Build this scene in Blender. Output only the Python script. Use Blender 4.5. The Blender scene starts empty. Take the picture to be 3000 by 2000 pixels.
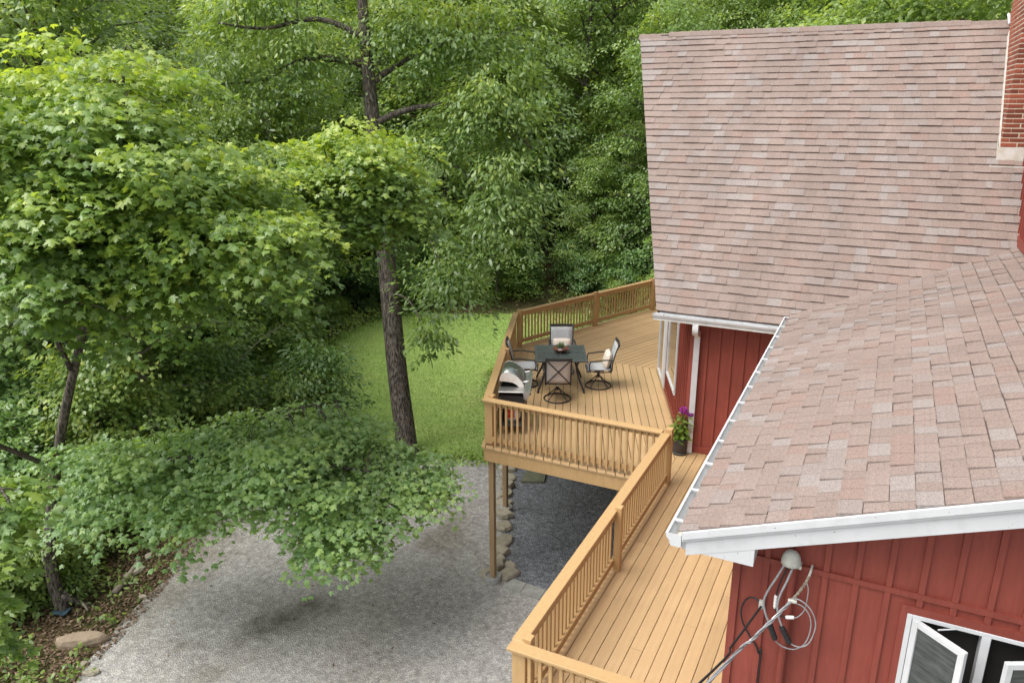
import bpy, math, random
import numpy as np
from mathutils import Vector, Matrix

random.seed(7); RNG = np.random.default_rng(11)
S = bpy.context.scene
COL = S.collection
R = math.radians

# ------------------------------------------------------------------ camera
cd = bpy.data.cameras.new('camera'); cam = bpy.data.objects.new('camera', cd); COL.objects.link(cam)
cd.sensor_width = 36.0; cd.lens = 36.0 * 2227.0 / 3000.0
cd.clip_start = 0.1; cd.clip_end = 600
yaw, pit, rol = R(-26.19), R(17.544), R(-0.133)
fw = Vector((math.cos(pit)*math.sin(yaw), math.cos(pit)*math.cos(yaw), -math.sin(pit)))
rt = Vector((math.cos(yaw), -math.sin(yaw), 0)); up = rt.cross(fw)
rt, up = rt*math.cos(rol)+up*math.sin(rol), -rt*math.sin(rol)+up*math.cos(rol)
cam.matrix_world = Matrix(((rt.x, up.x, -fw.x, 0), (rt.y, up.y, -fw.y, 0), (rt.z, up.z, -fw.z, 5.8), (0, 0, 0, 1)))
S.camera = cam

# ------------------------------------------------------------------ light
SUN_EL, SUN_AZ = R(60), R(226)          # azimuth clockwise from +Y: light from behind left of the camera
w = bpy.data.worlds.new('World'); S.world = w; w.use_nodes = True
nt = w.node_tree; nt.nodes.clear()
sky = nt.nodes.new('ShaderNodeTexSky'); sky.sky_type = 'NISHITA'; sky.sun_disc = False
sky.sun_elevation = SUN_EL; sky.sun_rotation = SUN_AZ; sky.dust_density = 4.0; sky.air_density = 1.0; sky.ozone_density = 1.0
hs = nt.nodes.new('ShaderNodeHueSaturation'); hs.inputs['Saturation'].default_value = 0.25
bg = nt.nodes.new('ShaderNodeBackground'); bg.inputs['Strength'].default_value = 0.15
out = nt.nodes.new('ShaderNodeOutputWorld')
nt.links.new(sky.outputs[0], hs.inputs['Color']); nt.links.new(hs.outputs[0], bg.inputs[0]); nt.links.new(bg.outputs[0], out.inputs[0])
sl = bpy.data.lights.new('sun', 'SUN'); sl.energy = 1.3; sl.angle = R(50); sl.color = (1.0, 0.955, 0.88)
sun = bpy.data.objects.new('sun', sl); COL.objects.link(sun)
sd = Vector((math.sin(SUN_AZ)*math.cos(SUN_EL), math.cos(SUN_AZ)*math.cos(SUN_EL), math.sin(SUN_EL)))
sun.rotation_euler = sd.to_track_quat('Z', 'Y').to_euler(); sun.location = (-30, -20, 60)
vs = S.view_settings; vs.view_transform = 'Standard'; vs.look = 'None'; vs.exposure = 1.0; vs.gamma = 1; vs.use_curve_mapping = False
S.render.engine = 'CYCLES'
S.cycles.max_bounces = 12; S.cycles.diffuse_bounces = 8; S.cycles.transmission_bounces = 10; S.cycles.transparent_max_bounces = 8
S.render.resolution_x = 1024; S.render.resolution_y = 682

# ------------------------------------------------------------------ materials
def newmat(name):
    m = bpy.data.materials.new(name); m.use_nodes = True
    n = m.node_tree; b = n.nodes['Principled BSDF']
    return m, n, b
def ramp(n, stops, interp='LINEAR'):
    r = n.nodes.new('ShaderNodeValToRGB'); r.color_ramp.interpolation = interp
    e = r.color_ramp.elements
    while len(e) < len(stops): e.new(0.5)
    for x, (p, c) in zip(e, stops): x.position = p; x.color = (*c, 1)
    return r
def tex(n, scale, stretch=(1, 1, 1), detail=4, rough=0.6, coord='Object'):
    tc = n.nodes.new('ShaderNodeTexCoord'); mp = n.nodes.new('ShaderNodeMapping'); mp.inputs['Scale'].default_value = stretch
    nz = n.nodes.new('ShaderNodeTexNoise'); nz.inputs['Scale'].default_value = scale; nz.inputs['Detail'].default_value = detail; nz.inputs['Roughness'].default_value = rough
    n.links.new(tc.outputs[coord], mp.inputs[0]); n.links.new(mp.outputs[0], nz.inputs['Vector'])
    return nz
def mix(n, a, b, fac, mode='MIX'):
    x = n.nodes.new('ShaderNodeMix'); x.data_type = 'RGBA'; x.blend_type = mode
    for s, v in ((x.inputs[0], fac), (x.inputs[6], a), (x.inputs[7], b)):
        if hasattr(v, 'is_output'): n.links.new(v, s)
        elif isinstance(v, (int, float)): s.default_value = v
        else: s.default_value = (*v, 1)
    return x.outputs[2]
def bump(n, b, h, strength, dist=0.01):
    x = n.nodes.new('ShaderNodeBump'); x.inputs['Strength'].default_value = strength; x.inputs['Distance'].default_value = dist
    n.links.new(h, x.inputs['Height']); n.links.new(x.outputs[0], b.inputs['Normal'])
def simple(name, c1, c2=None, scale=8, rough=0.6, bmp=0.0, stretch=(1, 1, 1), spec=0.4, metal=0.0, objrand=0.0, detail=5, lo=0.3, hi=0.7, big=None, spots=None):
    m, n, b = newmat(name)
    b.inputs['Roughness'].default_value = rough; b.inputs['Metallic'].default_value = metal; b.inputs['Specular IOR Level'].default_value = spec
    if c2 is None: c2 = tuple(v*0.86 for v in c1)
    nz = tex(n, scale, stretch, detail)
    r = ramp(n, ((lo, c1), (hi, c2))); n.links.new(nz.outputs[0], r.inputs[0]); c = r.outputs[0]
    if big:
        nb = tex(n, big[0], (1, 1, 1), 3); rb = ramp(n, ((0.42, (1, 1, 1)), (0.68, (big[1],)*3))); n.links.new(nb.outputs[0], rb.inputs[0])
        c = mix(n, c, rb.outputs[0], 1.0, 'MULTIPLY')
    if spots:
        ns = tex(n, spots[0], (1, 1, 1), 2); rs = ramp(n, ((spots[1], (1, 1, 1)), (spots[1]+0.03, (spots[2],)*3))); n.links.new(ns.outputs[0], rs.inputs[0])
        c = mix(n, c, rs.outputs[0], 1.0, 'MULTIPLY')
    if objrand:
        oi = n.nodes.new('ShaderNodeObjectInfo'); rr = ramp(n, ((0, (1-objrand,)*3), (1, (1+objrand*.6,)*3))); n.links.new(oi.outputs['Random'], rr.inputs[0])
        c = mix(n, c, rr.outputs[0], 1.0, 'MULTIPLY')
    n.links.new(c, b.inputs['Base Color'])
    if bmp: bump(n, b, nz.outputs[0], bmp)
    return m
M = {}
# painted cedar: grain runs along local Y
M['deck'] = simple('deck_paint', (0.484, 0.329, 0.174), (0.428, 0.285, 0.143), 26, 0.5, 0.12, (1, 0.05, 1), 0.4, objrand=0.10, big=(1.6, 0.90), spots=(34, 0.735, 0.62))
M['rail'] = simple('rail_paint', (0.489, 0.320, 0.150), (0.428, 0.271, 0.120), 22, 0.5, 0.08, (1, 1, 0.15), 0.4, objrand=0.07)
M['rawwood'] = simple('treated_wood', (0.40, 0.285, 0.165), (0.27, 0.185, 0.105), 14, 0.8, 0.2, (1, 1, 0.06), 0.2)
M['red'] = simple('red_siding', (0.263, 0.060, 0.041), (0.216, 0.047, 0.033), 30, 0.6, 0.16, (1, 1, 0.12), 0.35, big=(1.4, 0.84), objrand=0.06, spots=(30, 0.74, 1.5))
M['white'] = simple('white_paint', (0.583, 0.597, 0.611), (0.470, 0.484, 0.479), 7, 0.42, 0.0, spec=0.4, lo=0.52, hi=0.86, big=(2.2, 0.90), spots=(26, 0.73, 0.45))
M['dirtywhite'] = simple('weathered_white', (0.74, 0.71, 0.64), (0.50, 0.44, 0.34), 9, 0.5, 0.0, lo=0.4, hi=0.75)
M['mortar'] = simple('mortar', (0.62, 0.55, 0.43), (0.50, 0.44, 0.34), 40, 0.9, 0.2)
M['brick'] = simple('brick', (0.33, 0.095, 0.05), (0.21, 0.055, 0.032), 25, 0.85, 0.25, objrand=0.42)
M['flash'] = simple('lead_flashing', (0.70, 0.70, 0.68), (0.55, 0.50, 0.40), 7, 0.55, 0.05, spec=0.5)
M['dark'] = simple('dark_interior', (0.018, 0.016, 0.014), (0.012, 0.011, 0.010), 3, 0.9)  # near-black colour stands in for the unlit rooms behind the windows
M['blackmetal'] = simple('black_metal', (0.022, 0.021, 0.022), (0.03, 0.028, 0.028), 20, 0.42, 0.0, spec=0.5)
M['tabletop'] = simple('tabletop_paint', (0.050, 0.060, 0.060), (0.062, 0.073, 0.072), 20, 0.35, 0.0, spec=0.5)
M['sling'] = simple('grey_sling', (0.40, 0.41, 0.42), (0.33, 0.34, 0.345), 90, 0.75, 0.1)
M['slingback'] = simple('taupe_sling_back', (0.56, 0.53, 0.50), (0.49, 0.46, 0.43), 90, 0.75, 0.1)
M['pillow'] = simple('cream_cloth', (0.66, 0.58, 0.50), (0.58, 0.50, 0.42), 40, 0.85, 0.15)
M['steel'] = simple('brushed_steel', (0.62, 0.62, 0.61), (0.50, 0.50, 0.49), 12, 0.32, 0.03, (1, 1, 8), metal=0.9)
M['lid'] = simple('grill_lid_metal', (0.36, 0.40, 0.37), (0.28, 0.32, 0.29), 6, 0.30, 0.0, metal=0.85)
M['enamel'] = simple('aged_enamel', (0.72, 0.68, 0.62), (0.50, 0.38, 0.26), 5, 0.4, lo=0.45, hi=0.85)
M['tank'] = simple('tank_grey', (0.62, 0.63, 0.64), (0.55, 0.56, 0.57), 10, 0.4)
M['redlabel'] = simple('red_label', (0.50, 0.05, 0.02), (0.42, 0.04, 0.02), 10, 0.4)
M['wood_bowl'] = simple('bowl_wood', (0.16, 0.05, 0.022), (0.09, 0.028, 0.014), 12, 0.35, 0.0, (1, 1, 4))
M['pot'] = simple('charcoal_pot', (0.045, 0.042, 0.042), (0.055, 0.051, 0.05), 12, 0.6)
M['soil'] = simple('soil', (0.03, 0.022, 0.016), (0.015, 0.011, 0.009), 60, 0.95, 0.5)
M['ceramic'] = simple('white_ceramic', (0.75, 0.75, 0.73), None, 4, 0.3)
M['greypvc'] = simple('weatherhead_metal', (0.52, 0.53, 0.48), (0.38, 0.38, 0.33), 16, 0.5, 0.1)
M['cable'] = simple('grey_cable', (0.30, 0.31, 0.32), (0.20, 0.20, 0.21), 30, 0.5)
M['blackcable'] = simple('black_cable', (0.016, 0.016, 0.017), None, 30, 0.45)
M['stone'] = simple('border_stone', (0.40, 0.36, 0.28), (0.27, 0.245, 0.19), 9, 0.9, 0.5, objrand=0.18)
M['brownstone'] = simple('brown_stone', (0.30, 0.235, 0.165), (0.20, 0.155, 0.11), 9, 0.9, 0.5)
M['concrete'] = simple('concrete', (0.40, 0.40, 0.37), (0.31, 0.31, 0.285), 14, 0.9, 0.25, objrand=0.08, big=(3, 0.8))
M['mosslab'] = simple('mossy_slab', (0.20, 0.20, 0.14), (0.13, 0.14, 0.09), 10, 0.95, 0.4)
M['bark'] = simple('bark', (0.19, 0.165, 0.14), (0.034, 0.029, 0.025), 30, 0.95, 1.0, (1, 1, 0.22), 0.1, lo=0.36, hi=0.60)
M['barkpale'] = simple('pale_bark', (0.30, 0.28, 0.24), (0.13, 0.115, 0.095), 12, 0.95, 0.6, (1, 1, 0.4), 0.1)
M['twig'] = simple('twig_bark', (0.12, 0.085, 0.06), (0.05, 0.037, 0.027), 20, 0.95, 0.3)
M['deadwood'] = simple('dead_wood', (0.34, 0.30, 0.24), (0.20, 0.17, 0.13), 20, 0.95, 0.3)
M['bluescrap'] = simple('blue_plastic', (0.07, 0.12, 0.15), (0.045, 0.085, 0.115), 6, 0.4)
M['purple'] = simple('purple_petal', (0.30, 0.012, 0.26), (0.20, 0.006, 0.20), 30, 0.6)
M['orange_leaf'] = simple('dry_leaf', (0.30, 0.14, 0.05), (0.20, 0.09, 0.04), 6, 0.8)

# window glass: dark dielectric with a strong reflection
m, n, b = newmat('window_glass'); b.inputs['Base Color'].default_value = (0.012, 0.014, 0.015, 1); b.inputs['Roughness'].default_value = 0.03
b.inputs['IOR'].default_value = 1.6; b.inputs['Specular IOR Level'].default_value = 0.8; b.inputs['Coat Weight'].default_value = 1.0; b.inputs['Coat Roughness'].default_value = 0.02
wv = tex(n, 1.2, (1, 1, 2.2), 1); bump(n, b, wv.outputs[0], 0.10, 0.02); M['glass'] = m
m, n, b = newmat('insect_screen'); b.inputs['Base Color'].default_value = (0.05, 0.058, 0.055, 1); b.inputs['Roughness'].default_value = 0.25
wv = tex(n, 5, (1, 1, 5), 5); r = ramp(n, ((0.35, (0.035, 0.042, 0.040)), (0.65, (0.085, 0.095, 0.09)))); n.links.new(wv.outputs[0], r.inputs[0]); n.links.new(r.outputs[0], b.inputs['Base Color']); M['screen'] = m

# asphalt shingles: colour per tab from a mesh attribute, granules from noise
m, n, b = newmat('asphalt_shingle'); b.inputs['Roughness'].default_value = 0.95; b.inputs['Specular IOR Level'].default_value = 0.15
at = n.nodes.new('ShaderNodeAttribute'); at.attribute_name = 'cv'
pal = ramp(n, ((0.0, (0.238, 0.189, 0.169)), (0.30, (0.246, 0.196, 0.175)), (0.50, (0.230, 0.182, 0.162)), (0.66, (0.252, 0.202, 0.181)), (0.80, (0.246, 0.184, 0.160)), (0.87, (0.245, 0.209, 0.193)), (0.95, (0.262, 0.233, 0.220))), 'CONSTANT')
n.links.new(at.outputs['Fac'], pal.inputs[0])
g = tex(n, 75, (1, 1, 1), 5, 0.85); gr = ramp(n, ((0.34, (0.60, 0.60, 0.61)), (0.66, (1.42, 1.40, 1.37)))); n.links.new(g.outputs[0], gr.inputs[0])
c = mix(n, pal.outputs[0], gr.outputs[0], 1.0, 'MULTIPLY')
gb = tex(n, 1.3, (1, 0.22, 1), 5); br = ramp(n, ((0.34, (1.07, 1.06, 1.05)), (0.70, (0.84, 0.84, 0.84)))); n.links.new(gb.outputs[0], br.inputs[0])
c = mix(n, c, br.outputs[0], 1.0, 'MULTIPLY'); n.links.new(c, b.inputs['Base Color']); bump(n, b, g.outputs[0], 0.5, 0.004); M['shingle'] = m
M['roofdeck'] = simple('roof_underlay', (0.10, 0.07, 0.06), None, 10, 0.95)

# leaves
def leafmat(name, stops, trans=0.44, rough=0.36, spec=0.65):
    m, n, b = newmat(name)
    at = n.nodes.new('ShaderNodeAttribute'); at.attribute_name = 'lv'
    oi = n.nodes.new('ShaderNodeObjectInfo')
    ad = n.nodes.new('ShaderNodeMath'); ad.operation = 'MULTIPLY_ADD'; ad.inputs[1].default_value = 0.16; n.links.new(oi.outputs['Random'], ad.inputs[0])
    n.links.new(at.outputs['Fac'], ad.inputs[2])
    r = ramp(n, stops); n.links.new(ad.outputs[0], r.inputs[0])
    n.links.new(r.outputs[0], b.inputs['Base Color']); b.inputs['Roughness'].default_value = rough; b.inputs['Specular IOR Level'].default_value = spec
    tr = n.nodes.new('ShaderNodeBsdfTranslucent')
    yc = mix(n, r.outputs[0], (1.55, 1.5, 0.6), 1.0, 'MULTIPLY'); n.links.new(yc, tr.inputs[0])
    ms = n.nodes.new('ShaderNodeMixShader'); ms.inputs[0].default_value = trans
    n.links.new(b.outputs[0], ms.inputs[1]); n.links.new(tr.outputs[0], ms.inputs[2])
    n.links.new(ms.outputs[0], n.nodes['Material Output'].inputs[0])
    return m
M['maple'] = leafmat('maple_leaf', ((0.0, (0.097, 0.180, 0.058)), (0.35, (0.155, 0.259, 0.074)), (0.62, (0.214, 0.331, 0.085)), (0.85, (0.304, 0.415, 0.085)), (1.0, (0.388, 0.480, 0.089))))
M['maplelow'] = leafmat('lightened_maple_leaf', ((0.0, (0.156, 0.271, 0.117)), (0.5, (0.245, 0.381, 0.154)), (1.0, (0.341, 0.479, 0.159))), 0.40)  # bluish low-limb leaves, colour lightened to make up for crown shade
M['hickory'] = leafmat('hickory_leaf', ((0.0, (0.104, 0.183, 0.066)), (0.45, (0.177, 0.278, 0.093)), (0.8, (0.244, 0.351, 0.102)), (1.0, (0.354, 0.430, 0.108))))
M['forest'] = leafmat('forest_leaf', ((0.0, (0.122, 0.205, 0.074)), (0.4, (0.201, 0.306, 0.098)), (0.75, (0.297, 0.395, 0.108)), (1.0, (0.440, 0.489, 0.114))))
M['understory'] = leafmat('darkened_understory_leaf', ((0.0, (0.091, 0.177, 0.064)), (0.5, (0.150, 0.262, 0.091)), (1.0, (0.235, 0.358, 0.096))), 0.36)  # leaf colour darkened to stand in for shade under the canopy
M['shrub'] = leafmat('shrub_leaf', ((0.0, (0.110, 0.183, 0.060)), (0.5, (0.201, 0.299, 0.087)), (1.0, (0.341, 0.419, 0.096))))
M['plantleaf'] = leafmat('plant_leaf', ((0.0, (0.06, 0.12, 0.02)), (0.6, (0.13, 0.21, 0.035)), (1.0, (0.24, 0.30, 0.04))), 0.25)
M['succulent'] = leafmat('succulent_leaf', ((0.0, (0.12, 0.17, 0.10)), (1.0, (0.28, 0.34, 0.22))), 0.15)
M['grass'] = leafmat('grass_blade', ((0.0, (0.185, 0.295, 0.078)), (0.5, (0.265, 0.390, 0.100)), (0.85, (0.34, 0.44, 0.13)), (1.0, (0.44, 0.42, 0.20))), 0.30, 0.6, 0.2)
M['litter'] = leafmat('leaf_litter', ((0.0, (0.075, 0.050, 0.034)), (0.5, (0.150, 0.100, 0.068)), (1.0, (0.28, 0.20, 0.14))), 0.1, 0.8, 0.1)

# ground materials
def groundmat(name, layers, bscale, bstr):
    m, n, b = newmat(name); b.inputs['Roughness'].default_value = 0.95; b.inputs['Specular IOR Level'].default_value = 0.12
    c = None
    for sc, st in layers:
        nz = tex(n, sc, (1, 1, 1), 4, 0.65); r = ramp(n, st); n.links.new(nz.outputs[0], r.inputs[0])
        c = r.outputs[0] if c is None else mix(n, c, r.outputs[0], 1.0, 'MULTIPLY')
    n.links.new(c, b.inputs['Base Color'])
    v = n.nodes.new('ShaderNodeTexVoronoi'); v.inputs['Scale'].default_value = bscale; tc = n.nodes.new('ShaderNodeTexCoord'); n.links.new(tc.outputs['Object'], v.inputs['Vector'])
    vr = ramp(n, ((0.0, (1.15,)*3), (0.55, (0.78,)*3))); n.links.new(v.outputs['Distance'], vr.inputs[0]); c2 = mix(n, c, vr.outputs[0], 1.0, 'MULTIPLY')
    vc = n.nodes.new('ShaderNodeSeparateColor'); n.links.new(v.outputs['Color'], vc.inputs[0])
    vr2 = ramp(n, ((0.0, (0.78, 0.785, 0.81)), (0.8, (1.06, 1.05, 1.03)), (1.0, (1.28, 1.27, 1.24)))); n.links.new(vc.outputs[0], vr2.inputs[0]); c3 = mix(n, c2, vr2.outputs[0], 1.0, 'MULTIPLY')
    n.links.new(c3, b.inputs['Base Color'])
    bump(n, b, v.outputs['Distance'], bstr, 0.02)
    return m
M['gravel'] = groundmat('gravel', ((0.40, ((0.30, (0.345, 0.325, 0.295)), (0.45, (0.395, 0.382, 0.36)), (0.60, (0.43, 0.42, 0.405)), (0.72, (0.36, 0.345, 0.32)))), (1.1, ((0.30, (0.78, 0.77, 0.74)), (0.42, (1, 1, 1)), (0.75, (1.06, 1.06, 1.06)))), (9.0, ((0.32, (0.74, 0.74, 0.73)), (0.68, (1.24, 1.24, 1.24))))), 42, 0.6)
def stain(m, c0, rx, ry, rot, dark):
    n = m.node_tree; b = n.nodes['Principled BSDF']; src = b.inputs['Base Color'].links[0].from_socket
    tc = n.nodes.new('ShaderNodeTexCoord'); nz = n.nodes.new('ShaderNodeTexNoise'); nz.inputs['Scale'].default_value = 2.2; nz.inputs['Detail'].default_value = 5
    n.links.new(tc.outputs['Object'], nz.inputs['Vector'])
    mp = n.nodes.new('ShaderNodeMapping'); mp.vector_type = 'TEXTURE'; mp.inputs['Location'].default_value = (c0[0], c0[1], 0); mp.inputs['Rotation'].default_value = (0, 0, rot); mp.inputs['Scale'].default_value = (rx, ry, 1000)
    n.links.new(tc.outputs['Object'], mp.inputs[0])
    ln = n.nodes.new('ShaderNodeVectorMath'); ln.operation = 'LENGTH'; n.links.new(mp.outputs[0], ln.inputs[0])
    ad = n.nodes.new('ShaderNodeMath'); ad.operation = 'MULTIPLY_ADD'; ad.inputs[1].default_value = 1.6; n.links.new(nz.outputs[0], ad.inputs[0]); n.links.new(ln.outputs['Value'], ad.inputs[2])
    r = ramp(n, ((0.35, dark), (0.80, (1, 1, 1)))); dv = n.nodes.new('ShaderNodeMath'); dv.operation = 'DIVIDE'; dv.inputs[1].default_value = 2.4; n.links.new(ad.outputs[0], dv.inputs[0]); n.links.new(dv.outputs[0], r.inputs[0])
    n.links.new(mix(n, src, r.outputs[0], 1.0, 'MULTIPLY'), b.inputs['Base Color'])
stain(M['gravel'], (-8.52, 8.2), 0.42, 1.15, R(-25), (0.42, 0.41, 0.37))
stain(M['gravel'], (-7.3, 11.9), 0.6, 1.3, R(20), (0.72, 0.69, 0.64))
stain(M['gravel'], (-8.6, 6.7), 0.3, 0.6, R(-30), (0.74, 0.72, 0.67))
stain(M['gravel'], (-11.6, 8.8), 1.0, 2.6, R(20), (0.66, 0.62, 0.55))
M['bluegravel'] = groundmat('blue_gravel', ((0.9, ((0.3, (0.20, 0.213, 0.235)), (0.7, (0.27, 0.285, 0.31)))), (12.0, ((0.32, (0.62, 0.62, 0.62)), (0.68, (1.38, 1.38, 1.38))))), 26, 1.0)  # fresh bluestone gravel, its colour also darkened for the deck's shade
M['forestfloor'] = groundmat('forest_floor', ((0.35, ((0.3, (0.085, 0.06, 0.035)), (0.5, (0.06, 0.065, 0.025)), (0.7, (0.13, 0.09, 0.055)))), (3.0, ((0.3, (0.55, 0.55, 0.5)), (0.7, (1.25, 1.2, 1.1))))), 14, 0.8)
M['turf'] = groundmat('turf', ((0.30, ((0.24, (0.215, 0.320, 0.088)), (0.5, (0.270, 0.385, 0.108)), (0.68, (0.32, 0.40, 0.13)), (0.84, (0.38, 0.35, 0.21)))), (2.2, ((0.3, (0.84, 0.86, 0.82)), (0.5, (1, 1, 1)), (0.72, (1.12, 1.10, 1.08))))), 34, 0.25)

# ------------------------------------------------------------------ geometry helpers
def link(o, parent=None):
    COL.objects.link(o)
    if parent is not None: o.parent = parent
    return o
def empty(name, loc, rz=0.0, parent=None):
    o = bpy.data.objects.new(name, None); o.location = loc; o.rotation_euler = (0, 0, rz); o.empty_display_size = 0.2
    return link(o, parent)
def tag(o, label=None, cat=None, group=None, kind=None):
    if label: o['label'] = label
    if cat: o['category'] = cat
    if group: o['group'] = group
    if kind: o['kind'] = kind
    return o
def mk(name, V, F, mat, parent=None, loc=(0, 0, 0), rz=0.0, smooth=False, matrix=None):
    me = bpy.data.meshes.new(name); me.from_pydata([tuple(v) for v in V], [], F); me.materials.append(M[mat] if isinstance(mat, str) else mat)
    if smooth: me.polygons.foreach_set('use_smooth', [True]*len(me.polygons))
    o = bpy.data.objects.new(name, me)
    if matrix is not None: o.matrix_local = matrix
    else: o.location = loc; o.rotation_euler = (0, 0, rz)
    return link(o, parent)
class MB:
    def __init__(s): s.V = []; s.F = []
    def add(s, V, F):
        k = len(s.V); s.V += [tuple(v) for v in V]; s.F += [tuple(i+k for i in f) for f in F]; return s
    def box(s, a, b):
        (x0, y0, z0), (x1, y1, z1) = a, b
        return s.add([(x0,y0,z0),(x1,y0,z0),(x1,y1,z0),(x0,y1,z0),(x0,y0,z1),(x1,y0,z1),(x1,y1,z1),(x0,y1,z1)],
                     [(0,3,2,1),(4,5,6,7),(0,1,5,4),(1,2,6,5),(2,3,7,6),(3,0,4,7)])
    def cbox(s, a, b, c=0.004):
        # box with its four long top/side edges eased (chamfer in every axis)
        (x0, y0, z0), (x1, y1, z1) = a, b
        V = []; 
        for z, e in ((z0, c), (z0+c, 0), (z1-c, 0), (z1, c)):
            V += [(x0+e+0, y0+c+e, z), (x0+e+c, y0+e, z), (x1-e-c, y0+e, z), (x1-e, y0+c+e, z), (x1-e, y1-c-e, z), (x1-e-c, y1-e, z), (x0+e+c, y1-e, z), (x0+e, y1-c-e, z)]
        F = [tuple(range(7, -1, -1)), tuple(range(24, 32))]
        for k in range(3):
            for i in range(8): j = (i+1) % 8; F.append((k*8+i, k*8+j, k*8+8+j, k*8+8+i))
        return s.add(V, F)
    def tube(s, P, r, n=6, cap=True):
        P = [Vector(p) for p in P]; m = len(P)
        if not hasattr(r, '__len__'): r = [r]*m
        V = []; F = []; ref = None
        for i, p in enumerate(P):
            d = (P[min(i+1, m-1)]-P[max(i-1, 0)]).normalized()
            if ref is None: ref = Vector((0, 0, 1)) if abs(d.z) < 0.9 else Vector((1, 0, 0))
            a = d.cross(ref).normalized(); bb = d.cross(a).normalized(); ref = -bb if False else a.cross(d)
            for k in range(n):
                t = 2*math.pi*k/n+math.pi/n; V.append(p+(a*math.cos(t)+bb*math.sin(t))*r[i])
        for i in range(m-1):
            for k in range(n): k2 = (k+1) % n; F.append((i*n+k, i*n+k2, i*n+n+k2, i*n+n+k))
        if cap: F.append(tuple(range(n-1, -1, -1))); F.append(tuple(range((m-1)*n, m*n)))
        return s.add(V, F)
    def lathe(s, prof, n=24, c=(0, 0, 0)):
        V = []; F = []; m = len(prof)
        for r_, z in prof:
            for k in range(n): t = 2*math.pi*k/n; V.append((c[0]+r_*math.cos(t), c[1]+r_*math.sin(t), c[2]+z))
        for i in range(m-1):
            for k in range(n): k2 = (k+1) % n; F.append((i*n+k, i*n+k2, i*n+n+k2, i*n+n+k))
        if prof[0][0] > 1e-4: F.append(tuple(range(n-1, -1, -1)))
        if prof[-1][0] > 1e-4: F.append(tuple(range((m-1)*n, m*n)))
        return s.add(V, F)
    def prism(s, poly, z0, z1):
        n = len(poly); V = [(x, y, z0) for x, y in poly]+[(x, y, z1) for x, y in poly]
        F = [tuple(range(n-1, -1, -1)), tuple(range(n, 2*n))]+[(i, (i+1) % n, n+(i+1) % n, n+i) for i in range(n)]
        return s.add(V, F)
    def obj(s, name, mat, parent=None, **k): return mk(name, s.V, s.F, mat, parent, **k)
def torus(Rm, r, n=32, k=8, sz=1.0):
    V = []; F = []
    for i in range(n):
        a = 2*math.pi*i/n
        for j in range(k):
            t = 2*math.pi*j/k; V.append(((Rm+r*math.cos(t))*math.cos(a), (Rm+r*math.cos(t))*math.sin(a), r*sz*math.sin(t)))
    for i in range(n):
        for j in range(k): F.append((i*k+j, ((i+1) % n)*k+j, ((i+1) % n)*k+(j+1) % k, i*k+(j+1) % k))
    return V, F
def copy_tree(o, parent=None):
    c = o.copy(); link(c)
    c.parent = parent
    for ch in o.children: copy_tree(ch, c)
    return c
def clip(poly, a, nrm):
    # keep the part of poly where (p-a).nrm >= 0
    res = []
    for i in range(len(poly)):
        p, q = poly[i], poly[(i+1) % len(poly)]
        dp = (p[0]-a[0])*nrm[0]+(p[1]-a[1])*nrm[1]; dq = (q[0]-a[0])*nrm[0]+(q[1]-a[1])*nrm[1]
        if dp >= 0: res.append(p)
        if (dp >= 0) != (dq >= 0):
            t = dp/(dp-dq); res.append((p[0]+(q[0]-p[0])*t, p[1]+(q[1]-p[1])*t))
    return res
def clip_convex(poly, reg):
    for i in range(len(reg)):
        a, b2 = reg[i], reg[(i+1) % len(reg)]
        poly = clip(poly, a, (-(b2[1]-a[1]), b2[0]-a[0]))
        if len(poly) < 3: return []
    return poly
def bez(P, n=10):
    # Catmull-Rom through points
    P = [np.array(p, float) for p in P]; P = [2*P[0]-P[1]]+P+[2*P[-1]-P[-2]]; o = []
    for i in range(1, len(P)-2):
        for k in range(n):
            t = k/n; o.append(.5*((2*P[i])+(-P[i-1]+P[i+1])*t+(2*P[i-1]-5*P[i]+4*P[i+1]-P[i+2])*t*t+(-P[i-1]+3*P[i]-3*P[i+1]+P[i+2])*t**3))
    o.append(P[-2]); return [tuple(v) for v in o]
GZ = -2.8

# ------------------------------------------------------------------ terrain
def smooth(t): t = np.clip(t, 0, 1); return t*t*(3-2*t)
def ground_z(x, y):
    x = np.asarray(x, float); y = np.asarray(y, float)
    d = 0.441*(-x)+0.897*y
    h = 0.33*np.maximum(0, d-31)
    h = np.minimum(h, 14+0.02*(d-31))
    h = h*smooth((d-30)/8)
    lum = 0.35*np.sin(x*0.23+1.3)*np.sin(y*0.19)*smooth((d-33)/8)
    bank = 0.5*smooth((-x-13.5)/3.0)*smooth((16-y)/4)*smooth((-x-12.9)/1.5)
    return GZ-0.008+h+lum+bank*0.5*(1+0.4*np.sin(x*1.1)*np.sin(y*0.9))
gx = np.concatenate([np.linspace(-220, -42, 40), np.linspace(-40, 20, 100), np.linspace(22, 140, 30)])
gy = np.concatenate([np.linspace(-60, -8, 14), np.linspace(-6, 60, 100), np.linspace(62, 260, 45)])
XX, YY = np.meshgrid(gx, gy); ZZ = ground_z(XX, YY); nx = len(gx); ny = len(gy)
V = np.stack([XX.ravel(), YY.ravel(), ZZ.ravel()], 1).tolist()
F = [(j*nx+i, j*nx+i+1, (j+1)*nx+i+1, (j+1)*nx+i) for j in range(ny-1) for i in range(nx-1)]
tag(mk('ground', V, F, 'forestfloor', smooth=True), kind='structure')
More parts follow.
